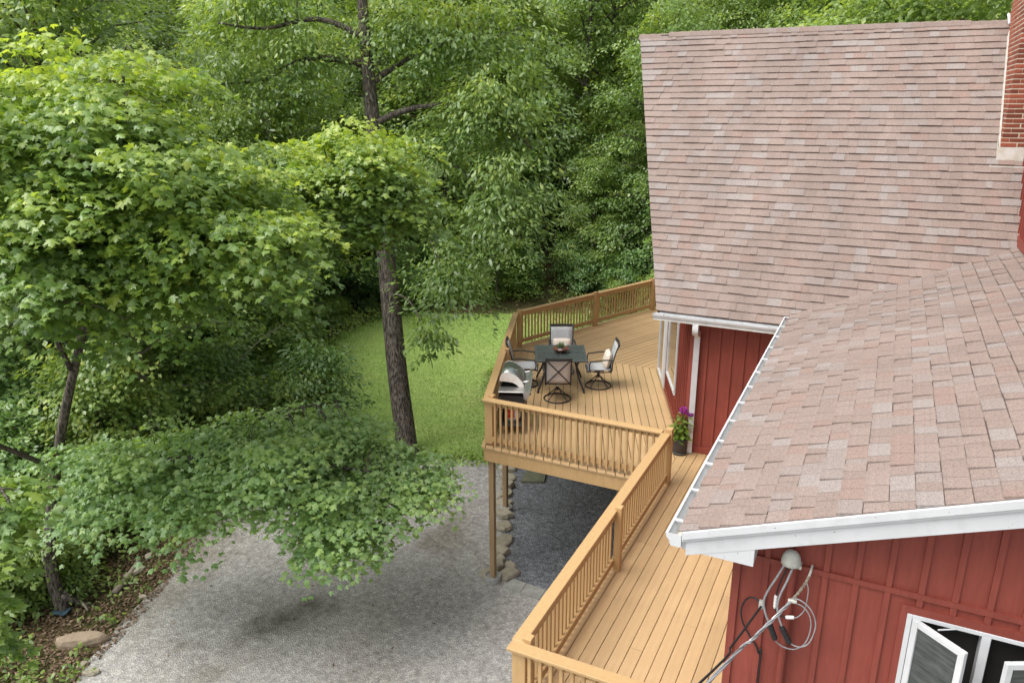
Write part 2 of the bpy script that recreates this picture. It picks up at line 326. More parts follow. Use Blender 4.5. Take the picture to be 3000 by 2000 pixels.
def ragged(P, step=0.3, amp=0.1, keep=None):
    o = []
    for i in range(len(P)):
        a = np.array(P[i]); b2 = np.array(P[(i+1) % len(P)]); L = np.linalg.norm(b2-a); k = max(1, int(L/step)); far = L > 8
        for j in range(k):
            p = a+(b2-a)*j/k
            if not far: p = p+RNG.normal(0, amp, 2)
            o.append(tuple(p))
    return o
LAWN = [(-8.21, 15.31), (-9.71, 14.8), (-11.54, 13.7), (-13.49, 13.75), (-15.57, 15.62), (-16.19, 17.2), (-17.28, 19.66), (-18.2, 22.15), (-18.44, 24.69), (-17.1, 26.9), (-15.54, 28.6), (-13.32, 29.9), (-9, 29.5), (-5, 27), (-3, 23), (-4.6, 17.5), (-7.2, 15.8)]
DRIVE = [(-9.0, -14), (-9.6, 2.0), (-10.4, 5.0), (-10.46, 5.63), (-10.83, 6.68), (-11.15, 7.55), (-11.65, 8.74), (-12.21, 9.57), (-12.74, 11.44), (-12.19, 12.56), (-11.21, 13.54), (-10.1, 14.61), (-9.35, 15.04), (-8.24, 15.19), (-7.67, 15.58), (-6, 15.8), (-3, 15.8), (-0.6, 12.5), (-0.6, 5.2), (9, 5.0), (9, -14)]
def sheet(name, P, z, mat):
    return tag(mk(name, [(x, y, z) for x, y in P], [tuple(range(len(P)))], mat), kind='structure')
sheet('lawn', ragged(LAWN, 0.35, 0.10)[::-1], GZ-0.004, 'turf')
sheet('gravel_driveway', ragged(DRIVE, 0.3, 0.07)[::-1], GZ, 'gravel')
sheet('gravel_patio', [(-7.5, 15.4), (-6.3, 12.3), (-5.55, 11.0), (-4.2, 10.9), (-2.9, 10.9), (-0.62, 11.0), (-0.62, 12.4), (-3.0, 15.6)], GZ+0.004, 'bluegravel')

# ------------------------------------------------------------------ house
house = empty('house', (-1.5, 12.1, GZ)); HB = Vector((-1.5, 12.1, GZ))
tag(house, 'red board and batten house with brown shingle roofs, white gutters and a brick chimney', 'house')
def H(o):  # keep world coordinates for a part of the house
    o.parent = house; o.location = o.location-HB; return o
def frame(o, ux, uy, uz):
    return Matrix(((ux[0], uy[0], uz[0], o[0]), (ux[1], uy[1], uz[1], o[1]), (ux[2], uy[2], uz[2], o[2]), (0, 0, 0, 1)))
MR_P = math.atan2(7.063-2.53, 16.05-11.8)         # main roof pitch
MR_L = math.hypot(7.063-2.53, 16.05-11.8)
NR_P = R(20.83)
def shingle_geo(u0, u1, v0, v1, t0, t1):
    V = [(u0, v0, 0), (u1, v0, 0), (u1, v1, 0), (u0, v1, 0), (u0, v0, t0), (u1, v0, t0), (u1, v1, t1), (u0, v1, t1)]
    return V, [(4, 5, 6, 7), (0, 1, 5, 4), (1, 2, 6, 5), (3, 0, 4, 7)]
def set_attr(me, name, vals):
    a = me.attributes.new(name, 'FLOAT', 'FACE'); a.data.foreach_set('value', np.asarray(vals, np.float32))
def rand_cv():
    r = random.random()
    if r < 0.74: return random.uniform(0.0, 0.79)
    if r < 0.80: return 0.83
    if r < 0.91: return 0.90
    return 0.98
# --- main roof: south slope in a local frame (u along ridge, v up the slope)
slopeM = frame((0, 11.8, 2.53), (1, 0, 0), (0, math.cos(MR_P), math.sin(MR_P)), (0, -math.sin(MR_P), math.cos(MR_P)))
def main_left(v): return -3.158-1.808*v/MR_L       # prow rake
XR = 4.2
mb = MB(); t = 0.14
mb.add([(main_left(0), 0, 0), (XR, 0, 0), (XR, MR_L, 0), (main_left(MR_L), MR_L, 0), (main_left(0), 0, -t), (XR, 0, -t), (XR, MR_L, -t), (main_left(MR_L), MR_L, -t)],
       [(0, 1, 2, 3), (7, 6, 5, 4), (0, 4, 5, 1), (1, 5, 6, 2), (2, 6, 7, 3), (3, 7, 4, 0)])
main_roof = mb.obj('main_roof', 'roofdeck', matrix=slopeM); H(main_roof)
e = 0.1507; sv = []; sf = []; cv = []
j = 0; v = 0.0
while v < MR_L-0.05:
    v1 = min(v+e*1.05, MR_L); u = main_left(v+e*0.5)-0.012+random.uniform(0, .02); first = True
    while u < XR-0.02:
        wd = random.choice((0.10, 0.13, 0.16, 0.18, 0.21, 0.24, 0.28)); u1 = min(u+wd, XR)
        if first: wa = main_left(v)-0.012; first = False
        else: wa = u
        raised = random.random() < 0.45
        t0 = (0.030 if raised else 0.020)+random.uniform(-.0015, .002)
        dv = random.uniform(-.004, .004)
        A, B = shingle_geo(wa, u1-0.0015, v+dv, v1, t0, 0.0045 if not raised else 0.008)
        if u == wa or True:
            lim0, lim1 = main_left(v+dv)-0.012, main_left(v1)-0.012
            A = [(max(p[0], lim0 if abs(p[1]-(v+dv)) < 1e-6 else lim1) if p[0] < u1-0.01 and wa < lim0+0.03 else p[0], p[1], p[2]) for p in A]
            if wa <= lim0+0.03: A = [((lim0 if abs(p[1]-(v+dv)) < 1e-6 else lim1) if i in (0, 3, 4, 7) else p[0], p[1], p[2]) for i, p in enumerate(A)]
        k = len(sv); sv += A; sf += [tuple(i+k for i in f) for f in B]
        if v < 0.2 or True:
            cv += [rand_cv()]*4
        u = u1
    v += e
sh = mk('shingles', sv, sf, 'shingle', main_roof); set_attr(sh.data, 'cv', cv); tag(sh, kind='stuff')
# north slope, same prow outline mirrored
slopeN = frame((0, 20.3, 2.53), (-1, 0, 0), (0, -math.cos(MR_P), math.sin(MR_P)), (0, math.sin(MR_P), math.cos(MR_P)))
mb = MB(); mb.add([(-XR, 0, 0), (-main_left(0), 0, 0), (-main_left(MR_L), MR_L, 0), (-XR, MR_L, 0), (-XR, 0, -t), (-main_left(0), 0, -t), (-main_left(MR_L), MR_L, -t), (-XR, MR_L, -t)],
                  [(0, 1, 2, 3), (7, 6, 5, 4), (0, 4, 5, 1), (1, 5, 6, 2), (2, 6, 7, 3), (3, 7, 4, 0)])
nr = mb.obj('rear_roof', 'shingle', matrix=slopeN); H(nr); set_attr(nr.data, 'cv', [0.2]*6)
# ridge caps
x = -4.98; k = 0; zr = 7.063
while x < 1.55:
    L = 0.31; raisd = 0.034 if -4.55 < x < 0.68 else 0.010; hgt = zr+raisd+0.012
    a = 0.13; dy = a*math.cos(MR_P); dz = a*math.sin(MR_P)
    z1 = 0.012
    V = [(0, -dy, -dz), (0, -0.02, -0.004), (0, 0.02, -0.004), (0, dy, -dz), (L, -dy, -dz-z1), (L, -0.02, -0.004-z1), (L, 0.02, -0.004-z1), (L, dy, -dz-z1)]
    V = V+[(p[0], p[1]*0.98, p[2]-0.012) for p in V]
    F = [(0, 4, 5, 1), (1, 5, 6, 2), (2, 6, 7, 3), (8, 9, 13, 12), (9, 10, 14, 13), (10, 11, 15, 14), (0, 1, 9, 8), (1, 2, 10, 9), (2, 3, 11, 10), (0, 8, 12, 4), (3, 7, 15, 11), (4, 12, 13, 5), (5, 13, 14, 6), (6, 14, 15, 7)]
    o = mk('ridge_shingle', V, F, 'shingle'); set_attr(o.data, 'cv', [rand_cv()]*len(F)); o.location = (x, 16.05, hgt); H(o)
    x += 0.205
mb = MB(); mb.box((-4.53, 16.05-0.055, zr-0.07), (0.68, 16.05+0.055, zr-0.012)); H(mb.obj('ridge_vent', 'blackmetal'))
# --- lower roof: shed slope rising towards +x (u = -y, v up slope)
NL = (1.80-(-1.083))/math.cos(NR_P)
slopeL = frame((-1.083, 0, 2.68), (0, -1, 0), (math.cos(NR_P), 0, math.sin(NR_P)), (-math.sin(NR_P), 0, math.cos(NR_P)))
U0, U1 = -14.0, -5.13
mb = MB(); mb.add([(U0, 0, 0), (U1, 0, 0), (U1, NL, 0), (U0, NL, 0), (U0, 0, -0.05), (U1, 0, -0.05), (U1, NL, -0.05), (U0, NL, -0.05)],
                  [(0, 1, 2, 3), (7, 6, 5, 4), (0, 4, 5, 1), (1, 5, 6, 2), (2, 6, 7, 3), (3, 7, 4, 0)])
low_roof = mb.obj('lower_roof', 'roofdeck', matrix=slopeL); H(low_roof)
e = 0.165; tabs = []; v = -0.03
while v < NL-0.02:
    v1 = min(v+e-0.0045, NL); u = U1+0.015
    while u > U0:
        wd = random.choice((0.11, 0.14, 0.17, 0.17, 0.21, 0.25)); tabs.append((u-wd, wd, v, v1, random.random() < 0.42, rand_cv())); u -= wd
    v += e
def seen(tb):     # the ones that show largest: nearest the camera and inside the picture's reach
    u, wd, v, v1 = tb[:4]; x = -1.083+v*math.cos(NR_P); y = -u; z = 2.68+v*math.sin(NR_P)
    return (x*x+y*y+(z-5.8)**2)+(100 if x > y*0.215+0.05 else 0)
tabs.sort(key=seen)
cache = {}
for tb in tabs[:300]:
    u, wd, v, v1, rs, c = tb; key = (wd, rs, round(c*6)/6 if c < .8 else c, round(v1-v, 3))
    if key not in cache:
        t0 = 0.027 if rs else 0.012
        A, B = shingle_geo(0, wd-0.0055, 0, v1-v, t0, 0.008 if rs else 0.004)
        me = bpy.data.meshes.new('shingle'); me.from_pydata(A, [], B); me.materials.append(M['shingle']); set_attr(me, 'cv', [key[2]]*4); cache[key] = me
    o = bpy.data.objects.new('shingle', cache[key]); o.location = (u, v+random.uniform(-.004, .004), 0); link(o, low_roof)
sv = []; sf = []; cv = []
for u, wd, v, v1, rs, c in tabs[300:]:
    A, B = shingle_geo(u, u+wd-0.0055, v+random.uniform(-.004, .004), v1, 0.027 if rs else 0.012, 0.008 if rs else 0.004)
    k = len(sv); sv += A; sf += [tuple(i+k for i in f) for f in B]; cv += [c]*4
sh = mk('shingles', sv, sf, 'shingle', low_roof); set_attr(sh.data, 'cv', cv); tag(sh, kind='stuff')

mb = MB(); mb.tube([(-1.13, 11.945, 2.668), (0.31, 12.47, 3.225), (1.76, 12.99, 3.775)], 0.011, 5); H(mb.obj('valley_seam', 'roofdeck'))
# --- walls
def wall_prism(name, pts, thick, mat='red'):
    # pts: outline on the outer face (3d, planar, vertical wall); thick: vector into the house
    n = len(pts); V = [tuple(p) for p in pts]+[tuple(Vector(p)+Vector(thick)) for p in pts]
    F = [tuple(range(n)), tuple(range(2*n-1, n-1, -1))]+[(i, n+i, n+(i+1) % n, (i+1) % n) for i in range(n)]
    return mk(name, V, F, mat)
# gable wall of the near wing, outer face y = 5.4, with the window opening
def near_top(x): return 2.68+math.tan(NR_P)*(x+1.083)-0.06
WX0, WX1, WZ0, WZ1 = 0.506, 1.52, 1.05, 2.305
gable = MB()
def gq(x0, x1, z0, z1a, z1b=None):
    z1b = z1a if z1b is None else z1b; y0, y1 = 5.4, 5.52
    gable.add([(x0, y0, z0), (x1, y0, z0), (x1, y0, z1b), (x0, y0, z1a), (x0, y1, z0), (x1, y1, z0), (x1, y1, z1b), (x0, y1, z1a)],
              [(0, 1, 2, 3), (7, 6, 5, 4), (0, 4, 5, 1), (1, 5, 6, 2), (2, 6, 7, 3), (3, 7, 4, 0)])
gq(-0.705, WX0, GZ, near_top(-0.705), near_top(WX0)); gq(WX0, WX1, WZ1, near_top(WX0), near_top(WX1)); gq(WX0, WX1, GZ, WZ0); gq(WX1, 1.80, GZ, near_top(WX1), near_top(1.8))
wg = H(gable.obj('gable_wall', 'red'))
def sub(o, part):   # child of a part whose own location sits at -HB under the house
    o.parent = part; return o
bw = 0.040; xb = -0.705
batx = [-0.685, -0.488, -0.281, -0.074, 0.030+0.104, 0.242+0.09, 0.45, 0.65, 0.86, 1.07, 1.28, 1.49, 1.70]
batx = [-0.683+0.2085*i for i in range(13)]
for x in batx:
    zt = near_top(x)-0.01
    if WX0-0.06 < x < WX1+0.06: sub(MB().box((x-bw/2, 5.378, WZ1+0.062), (x+bw/2, 5.4005, 2.43)).obj('batten', 'red'), wg)
    else: sub(MB().box((x-bw/2, 5.378, GZ+0.3), (x+bw/2, 5.4005, 2.43)).obj('batten', 'red'), wg)
    if zt > 2.50: sub(MB().box((x-bw/2, 5.378, 2.475), (x+bw/2, 5.4005, zt)).obj('batten', 'red'), wg)
sub(MB().box((-0.72, 5.374, 2.431), (1.8, 5.4003, 2.474)).obj('trim_board', 'red'), wg)
sub(MB().box((-0.722, 5.376, GZ+0.3), (-0.664, 5.4003, 2.43)).obj('corner_board', 'red'), wg)
# near wing left wall and lower storey
H(wall_prism('side_wall', [(-0.705, 12.1, GZ), (-0.705, 5.522, GZ), (-0.705, 5.522, 2.6), (-0.705, 12.1, 2.6)], (0.12, 0, 0)))
# main south wall y = 12.14 from the corner to the near wing
CX, CY = -2.64, 12.14
ws = H(wall_prism('south_wall', [(CX, CY, GZ), (-0.59, CY, GZ), (-0.59, CY, 2.6), (CX, CY, 2.6)], (0, 0.12, 0)))
for i in range(10):
    x = CX+0.262+0.2*i
    sub(MB().box((x-0.02, CY-0.022, 0.13), (x+0.02, CY+0.0005, 2.44)).obj('batten', 'red'), ws)
sub(MB().box((CX-0.004, CY-0.024, 0.004), (-0.7, CY+0.0003, 0.128)).obj('base_board', 'red'), ws)
sub(MB().box((CX-0.02, CY-0.023, 0.13), (CX+0.05, CY+0.0004, 2.44)).obj('corner_board', 'red'), ws)
# prow walls
PX, PY = -4.20, 16.05
dl = Vector((PX-CX, PY-CY, 0)); PL = dl.length; dl.normalize(); nl = Vector((-dl.y, dl.x, 0))   # outward (-x)
if nl.x > 0: nl = -nl
def roof_under(y): return 2.53+math.tan(MR_P)*((y if y < 16.05 else 32.1-y)-11.8)-0.16
def prow(s, off, z): p = Vector((CX, CY, 0))+dl*s+nl*off; return (p.x, p.y, z)
wp = H(wall_prism('prow_wall', [prow(PL, 0, GZ), prow(0.001, 0, GZ), prow(0.001, 0, roof_under(CY)), prow(PL, 0, roof_under(PY))], tuple(-nl*0.12)))
wm = [prow(0.001, 0, GZ), prow(PL, 0, GZ), prow(PL, 0, roof_under(PY)), prow(0.001, 0, roof_under(CY))]
H(wall_prism('prow_wall', [(x, 32.1-y+0.002, z) for x, y, z in wm], (0.11, -0.03, 0)))
H(wall_prism('north_wall', [(3.5, 19.96, GZ), (CX, 19.96, GZ), (CX, 19.96, 2.4), (3.5, 19.96, 2.4)], (0, -0.12, 0)))
def pbox(s0, s1, o0, o1, z0, z1, name, mat, par):
    V = [prow(s, o, z) for z in (z0, z1) for s, o in ((s0, o0), (s1, o0), (s1, o1), (s0, o1))]
    return sub(mk(name, V, [(0, 3, 2, 1), (4, 5, 6, 7), (0, 1, 5, 4), (1, 2, 6, 5), (2, 3, 7, 6), (3, 0, 4, 7)], mat), par)
WIN = [(1.36, 2.62, 0.48, 2.05), (2.84, 4.06, 0.05, 2.05)]
s = 0.16
while s < PL-0.05:
    inside = [wn for wn in WIN if wn[0]-0.06 < s < wn[1]+0.06]
    z1 = 0.0
    if inside:
        if inside[0][2] > 0.2: pbox(s-0.02, s+0.02, -0.0005, 0.030, 0.10, inside[0][2]-0.05, 'batten', 'red', wp)
        pbox(s-0.02, s+0.02, -0.0005, 0.030, 2.12, roof_under(CY+(PY-CY)*s/PL)-0.02, 'batten', 'red', wp)
    else: pbox(s-0.02, s+0.02, -0.0005, 0.030, 0.10, roof_under(CY+(PY-CY)*s/PL)-0.02, 'batten', 'red', wp)
    s += 0.2
pbox(0.002, 2.80, -0.0003, 0.026, 0.004, 0.098, 'base_board', 'red', wp)
for (s0, s1, z0, z1), nm in zip(WIN, ('picture_window', 'patio_door')):
    f = 0.055
    wn = pbox(s0, s1, 0.0005, 0.012, z0, z1, nm, 'dark', house); wn.location = -HB
    for a, b2, c1, c2 in ((s0, s0+f, z0, z1), (s1-f, s1, z0, z1), (s0+f, s1-f, z0, z0+f), (s0+f, s1-f, z1-f, z1)):
        pbox(a, b2, 0.0005, 0.040, c1, c2, 'frame', 'white', wn)
    if nm == 'patio_door':
        mid = (s0+s1)/2
        pbox(s0+f, s0+f+0.30, 0.013, 0.052, z0+f+0.001, z1-f-0.001, 'sash', 'white', wn)
        pbox(s0+f+0.301, s1-f-0.001, 0.0125, 0.020, z0+f+0.001, z1-f-0.001, 'pane', 'glass', wn)
    else: pbox(s0+f+0.001, s1-f-0.001, 0.0125, 0.020, z0+f+0.001, z1-f-0.001, 'pane', 'glass', wn)
# upper storey wall at the right, its corner against the main roof
ux = 1.765
wu = H(wall_prism('upper_wall', [(ux, 14.6, 3.4), (ux, 5.4, 3.4), (ux, 5.4, 6.6), (ux, 14.6, 6.6)], (0.12, 0, 0)))
H(wall_prism('upper_wall', [(ux+.121, 5.4, 3.4), (5, 5.4, 3.4), (5, 5.4, 6.6), (ux+.121, 5.4, 6.6)], (0, 0.12, 0)))
H(wall_prism('wall', [(1.801, 5.401, GZ), (5, 5.401, GZ), (5, 5.401, 3.39), (1.801, 5.401, 3.39)], (0, 0.12, 0)))
for i in range(44):
    y = 5.55+0.205*i
    sub(MB().box((ux-0.022, y-0.02, 3.93), (ux+0.0005, y+0.02, 6.5)).obj('batten', 'red'), wu)
sub(MB().box((ux-0.024, 5.4, 3.79), (ux+0.0003, 14.5, 3.925)).obj('base_board', 'red'), wu)
mb = MB(); mb.add([(1.45, 5.0, 6.45), (1.45, 13.2, 6.45), (3.4, 13.2, 8.1), (3.4, 5.0, 8.1), (5.35, 13.2, 6.45), (5.35, 5.0, 6.45), (1.45, 5.0, 6.6), (1.45, 13.2, 6.6), (3.4, 13.2, 8.25), (3.4, 5.0, 8.25), (5.35, 13.2, 6.6), (5.35, 5.0, 6.6)],
                  [(6, 9, 8, 7), (9, 11, 10, 8), (0, 1, 2, 3), (3, 2, 4, 5), (0, 6, 7, 1), (5, 4, 10, 11), (0, 3, 9, 6), (3, 5, 11, 9), (1, 7, 8, 2), (2, 8, 10, 4)])
o = mb.obj('upper_roof', 'shingle'); set_attr(o.data, 'cv', [0.2]*10); H(o)
H(MB().box((1.42, 5.0, 6.43), (1.449, 13.2, 6.60)).obj('fascia_board', 'white'))

# --- trim of the near wing: rake boards, boxed eave, soffit
def rake(z_off_top, z_off_bot, y0, y1, name, mat, x0=-1.075, x1=1.8, x0b=None):
    tz = math.tan(NR_P); x0b = x0 if x0b is None else x0b
    def zt(x): return 2.68+tz*(x+1.083)
    V = []
    for y in (y0, y1): V += [(x0b, y, zt(x0b)+z_off_bot), (x1, y, zt(x1)+z_off_bot), (x1, y, zt(x1)+z_off_top), (x0, y, zt(x0)+z_off_top)]
    return H(mk(name, V, [(0, 1, 2, 3), (7, 6, 5, 4), (0, 4, 5, 1), (1, 5, 6, 2), (2, 6, 7, 3), (3, 7, 4, 0)], mat))
rake(-0.004, -0.062, 5.098, 5.150, 'drip_edge', 'white')
rake(-0.0625, -0.087, 5.112, 5.149, 'drip_edge', 'white')
rake(-0.0875, -0.215, 5.128, 5.150, 'rake_board', 'white', x0=-1.045)
tz = math.tan(NR_P)
V = [(-1.040, 5.1285, 2.522), (-0.547, 5.1285, 2.522), (-0.547, 5.1285, 2.69), (-1.040, 5.1285, 2.505)]
mb = MB()
pr_ = [(-1.040, 2.535), (-0.99, 2.522), (-0.547, 2.522), (-0.547, 2.68+tz*(-0.547+1.083)-0.2155), (-1.040, 2.68+tz*(-1.040+1.083)-0.2155+0.06)]
V = [(x, 5.131, z) for x, z in pr_]+[(x, 5.399, z) for x, z in pr_]; n5 = 5
H(mk('eave_return', V, [tuple(range(5)), tuple(range(9, 4, -1))]+[(i, 5+i, 5+(i+1) % 5, (i+1) % 5) for i in range(5)], 'white'))
H(MB().box((-1.04, 5.4005, 2.515), (-0.7055, 12.1, 2.533)).obj('soffit', 'white'))
H(MB().box((-1.082, 5.151, 2.515), (-1.041, 11.9, 2.64)).obj('fascia_board', 'white'))
mb = MB(); zt0 = lambda x: 2.68+tz*(x+1.083)-0.215
mb.add([(-0.547, 5.151, zt0(-0.547)+.02), (1.8, 5.151, zt0(1.8)+.02), (1.8, 5.399, zt0(1.8)+.02), (-0.547, 5.399, zt0(-0.547)+.02), (-0.547, 5.151, zt0(-0.547)+.03), (1.8, 5.151, zt0(1.8)+.03), (1.8, 5.399, zt0(1.8)+.03), (-0.547, 5.399, zt0(-0.547)+.03)],
       [(0, 3, 2, 1), (4, 5, 6, 7), (0, 1, 5, 4), (1, 2, 6, 5), (2, 3, 7, 6), (3, 0, 4, 7)])
H(mb.obj('rake_soffit', 'white'))
# main eave trim
H(MB().box((-3.12, 11.803, 2.375), (-1.09, 11.83, 2.512)).obj('fascia_board', 'white'))
H(MB().box((-3.0, 11.8305, 2.37), (-0.75, 12.12, 2.388)).obj('soffit', 'white'))

def gutter(axis, a0, a1, back, ztop, sgn, name):
    # K-style trough: profile in (distance from fascia, z), swept along the eave
    P = [(0.0, 0.0), (0.0, -0.105), (0.078, -0.105), (0.090, -0.062), (0.115, -0.034), (0.122, 0.0), (0.104, 0.0), (0.104, -0.010), (0.109, -0.012), (0.104, -0.030), (0.082, -0.056), (0.070, -0.098), (0.006, -0.098), (0.006, 0.0)]
    n = len(P); V = []
    for a in (a0, a1):
        for d, z in P:
            V.append((back-sgn*d, a, ztop+z) if axis == 'y' else (a, back-sgn*d, ztop+z))
    F = [(i, (i+1) % n, n+(i+1) % n, n+i) for i in range(n)]
    F += [tuple(range(n)), tuple(range(2*n-1, n-1, -1))]
    # end plates
    o = H(mk(name, V, F, 'white'))
    for a in (a0, a1):
        Q = [(0.0, 0.0), (0.0, -0.104), (0.079, -0.104), (0.091, -0.062), (0.116, -0.034), (0.123, 0.001)]
        s0 = -0.004 if a == min(a0, a1) else 0.0005
        W = []
        for d2 in (s0, s0+0.0035):
            W += [(back-sgn*d, a+d2, ztop+z) if axis == 'y' else (a+d2, back-sgn*d, ztop+z) for d, z in Q]
        sub(mk('end_cap', W, [tuple(range(6)), tuple(range(11, 5, -1))]+[(i, 6+i, 6+(i+1) % 6, (i+1) % 6) for i in range(6)], 'white'), o)
    return o
g1 = gutter('y', 5.115, 11.90, -1.0825, 2.648, 1, 'gutter')
yy = 5.32
while yy < 11.9:
    sub(MB().box((-1.197, yy, 2.636), (-1.087, yy+0.028, 2.6495)).obj('hanger', 'white'), g1); yy += 0.545
sub(MB().box((-1.179, 5.13, 2.5505), (-1.0886, 11.89, 2.553)).obj('trough_bed', 'dirtywhite'), g1)
g2 = gutter('x', -3.20, -1.06, 11.8025, 2.502, 1, 'gutter')
sub(MB().box((-3.19, 11.702, 2.4045), (-1.07, 11.7963, 2.4075)).obj('trough_bed', 'dirtywhite'), g2)
for x in (-3.05, -2.66, -2.22, -1.80, -1.4):
    sub(MB().lathe([(0.0, -0.006), (0.014, 0.0), (0.012, 0.006), (0.0, 0.012)], 8, (x, 11.792, 2.47)).obj('screw_hanger', 'blackmetal'), g2)
mb = MB(); mb.tube(bez([(-2.50, 11.74, 2.40), (-2.50, 11.735, 2.30), (-2.505, 11.80, 2.235), (-2.52, 12.00, 2.17), (-2.535, 12.075, 2.10), (-2.54, 12.082, 1.9), (-2.54, 12.078, 0.012)], 4), 0.064, 4)
H(mb.obj('downspout', 'white'))

# --- casement window in the gable wall
cw = H(MB().box((WX0+0.001, 5.47, WZ0+0.001), (WX1-0.001, 5.475, WZ1-0.001)).obj('casement_window', 'dark'))
cw.data.materials.clear(); cw.data.materials.append(M['dark'])
def cwb(a, b2, nm, mt='white'): return sub(MB().cbox(a, b2, 0.003).obj(nm, mt), cw)
fz = 0.034
cwb((WX0, 5.365, WZ0), (WX0+fz, 5.469, WZ1), 'frame'); cwb((WX1-fz, 5.365, WZ0), (WX1, 5.469, WZ1), 'frame')
cwb((WX0+fz, 5.366, WZ1-fz), (WX1-fz, 5.469, WZ1), 'frame'); cwb((WX0+fz, 5.366, WZ0), (WX1-fz, 5.469, WZ0+fz), 'frame')
MX = 1.0; cwb((MX-0.028, 5.3665, WZ0+fz), (MX+0.028, 5.469, WZ1-fz), 'mullion')
for a, b2 in ((WX0-0.045, WX0-0.0005), (WX1+0.0005, WX1+0.045)): sub(MB().box((a, 5.372, WZ0-0.05), (b2, 5.4002, WZ1+0.0005)).obj('casing', 'red'), cw)
sub(MB().box((WX0-0.045, 5.371, WZ1+0.001), (WX1+0.045, 5.4002, WZ1+0.060)).obj('casing', 'red'), cw)
def sash(hx, hy, ang, wd, z0, z1, inward):
    # a sash swung out on its hinge; local x runs from the hinge to the free stile
    o = MB(); f = 0.046; d = 0.036
    root = sub(MB().cbox((0, 0, z0), (f, d, z1), 0.003).obj('sash', 'white'), cw); root.location = (hx, hy, 0); root.rotation_euler = (0, 0, ang)
    s2 = MB(); s2.cbox((wd-f, 0, z0), (wd, d, z1), 0.003); s2.cbox((f, 0.0005, z1-f), (wd-f, d-0.0005, z1), 0.003); s2.cbox((f, 0.0005, z0), (wd-f, d-0.0005, z0+f), 0.003)
    k = len(root.data.vertices)
    me = bpy.data.meshes.new('sash'); b0 = MB(); b0.cbox((0, 0, z0), (f, d, z1), 0.003); b0.add(s2.V, s2.F); me.from_pydata(b0.V, [], b0.F); me.materials.append(M['white']); root.data = me
    p = sub(MB().box((f-0.002, d*0.4, z0+f-0.002), (wd-f+0.002, d*0.55, z1-f+0.002)).obj('pane', 'screen'), cw); p.location = (hx, hy, 0); p.rotation_euler = (0, 0, ang)
sash(0.541, 5.366, math.atan2(5.15-5.385, 0.89-0.60), 0.40, WZ0+0.03, 2.272, 1)
sash(1.475, 5.350, math.pi-math.atan2(5.15-5.372, 1.06-1.475)*-1+math.pi if False else math.atan2(5.15-5.350, 1.075-1.475), 0.44, WZ0+0.03, 2.272, 1)
sub(MB().tube([(0.70, 5.30, 2.279), (0.86, 5.40, 2.274)], 0.006, 6).obj('hinge_arm', 'white'), cw)
# room behind the window, walls coloured near black for its darkness
room = MB(); room.add([(0.3, 5.53, 0.9), (1.75, 5.53, 0.9), (1.75, 7.2, 0.9), (0.3, 7.2, 0.9), (0.3, 5.53, 2.5), (1.75, 5.53, 2.5), (1.75, 7.2, 2.5), (0.3, 7.2, 2.5)], [(0, 1, 2, 3), (4, 7, 6, 5), (1, 5, 6, 2), (2, 6, 7, 3), (3, 7, 4, 0)])
H(room.obj('room_interior', 'dark'))

# --- chimney
cx0, cx1, cy0, cy1 = 1.425, 2.25, 14.03, 16.12
core = H(MB().box((cx0+0.004, cy0+0.004, 4.6), (cx1, cy1, 9.2)).obj('chimney', 'mortar'))
bl, bh, jt = 0.200, 0.056, 0.0145; bricks = []; z = 5.115; row = 0
while z < 9.1:
    off = 0 if row % 2 == 0 else 0.5
    # front face bricks (along x) and left face bricks (along y), toothed at the corner
    x = cx0+(0 if off == 0 else 0.098)
    if off: bricks.append(('h', cx0, cy0, z))
    while x < cx1-0.05: bricks.append(('f', x, cy0, z)); x += bl+jt
    y = cy0+(0.098+jt if off == 0 else bl+jt)
    while y < cy1-0.1: bricks.append(('l', cx0, y, z)); y += bl+jt
    z += bh+jt; row += 1
mesh_b = {}
for k, d in (('f', (bl, 0.095, bh)), ('l', (0.095, bl, bh)), ('h', (0.095-0.0, bl, bh))):
    mm = MB().cbox((0, 0, 0), d, 0.004); me = bpy.data.meshes.new('brick'); me.from_pydata(mm.V, [], mm.F); me.materials.append(M['brick']); mesh_b[k] = me
bricks.sort(key=lambda q: (q[2]-cy0)*1.2+max(0, q[3]-7.4)*3+(q[1]-cx0)*2.5)
for q in bricks[:300]:
    o = bpy.data.objects.new('brick', mesh_b[q[0]]); o.location = (q[1]+random.uniform(-.002, .002), q[2]+random.uniform(-.002, .002), q[3]); link(o, core)
rest = MB()
for q in bricks[300:]:
    d = {'f': (bl, 0.095, bh), 'l': (0.095, bl, bh), 'h': (0.095, bl, bh)}[q[0]]; rest.box((q[1], q[2], q[3]), (q[1]+d[0], q[2]+d[1], q[3]+d[2]))
tag(sub(rest.obj('bricks', 'brick'), core), kind='stuff')
zf = 2.53+math.tan(MR_P)*(cy0-11.8)
fl = MB(); fl.add([(cx0-0.03, cy0-0.012, zf-0.10), (cx1, cy0-0.012, zf-0.10), (cx1, cy0-0.006, 5.11), (cx0-0.03, cy0-0.006, 5.11), (cx0-0.11, cy0-0.105, zf-0.072), (cx1, cy0-0.105, zf-0.072), (cx0-0.03, cy0+0.25, zf+0.30), (cx0-0.03, cy0+0.25, zf+0.20), (cx0-0.11, cy0-0.105, zf-0.09), (cx1, cy0-0.105, zf-0.09)],
              [(4, 5, 1, 0), (0, 1, 2, 3), (0, 3, 6, 7), (8, 9, 5, 4), (4, 0, 7)])
sub(fl.obj('flashing', 'flash'), core)
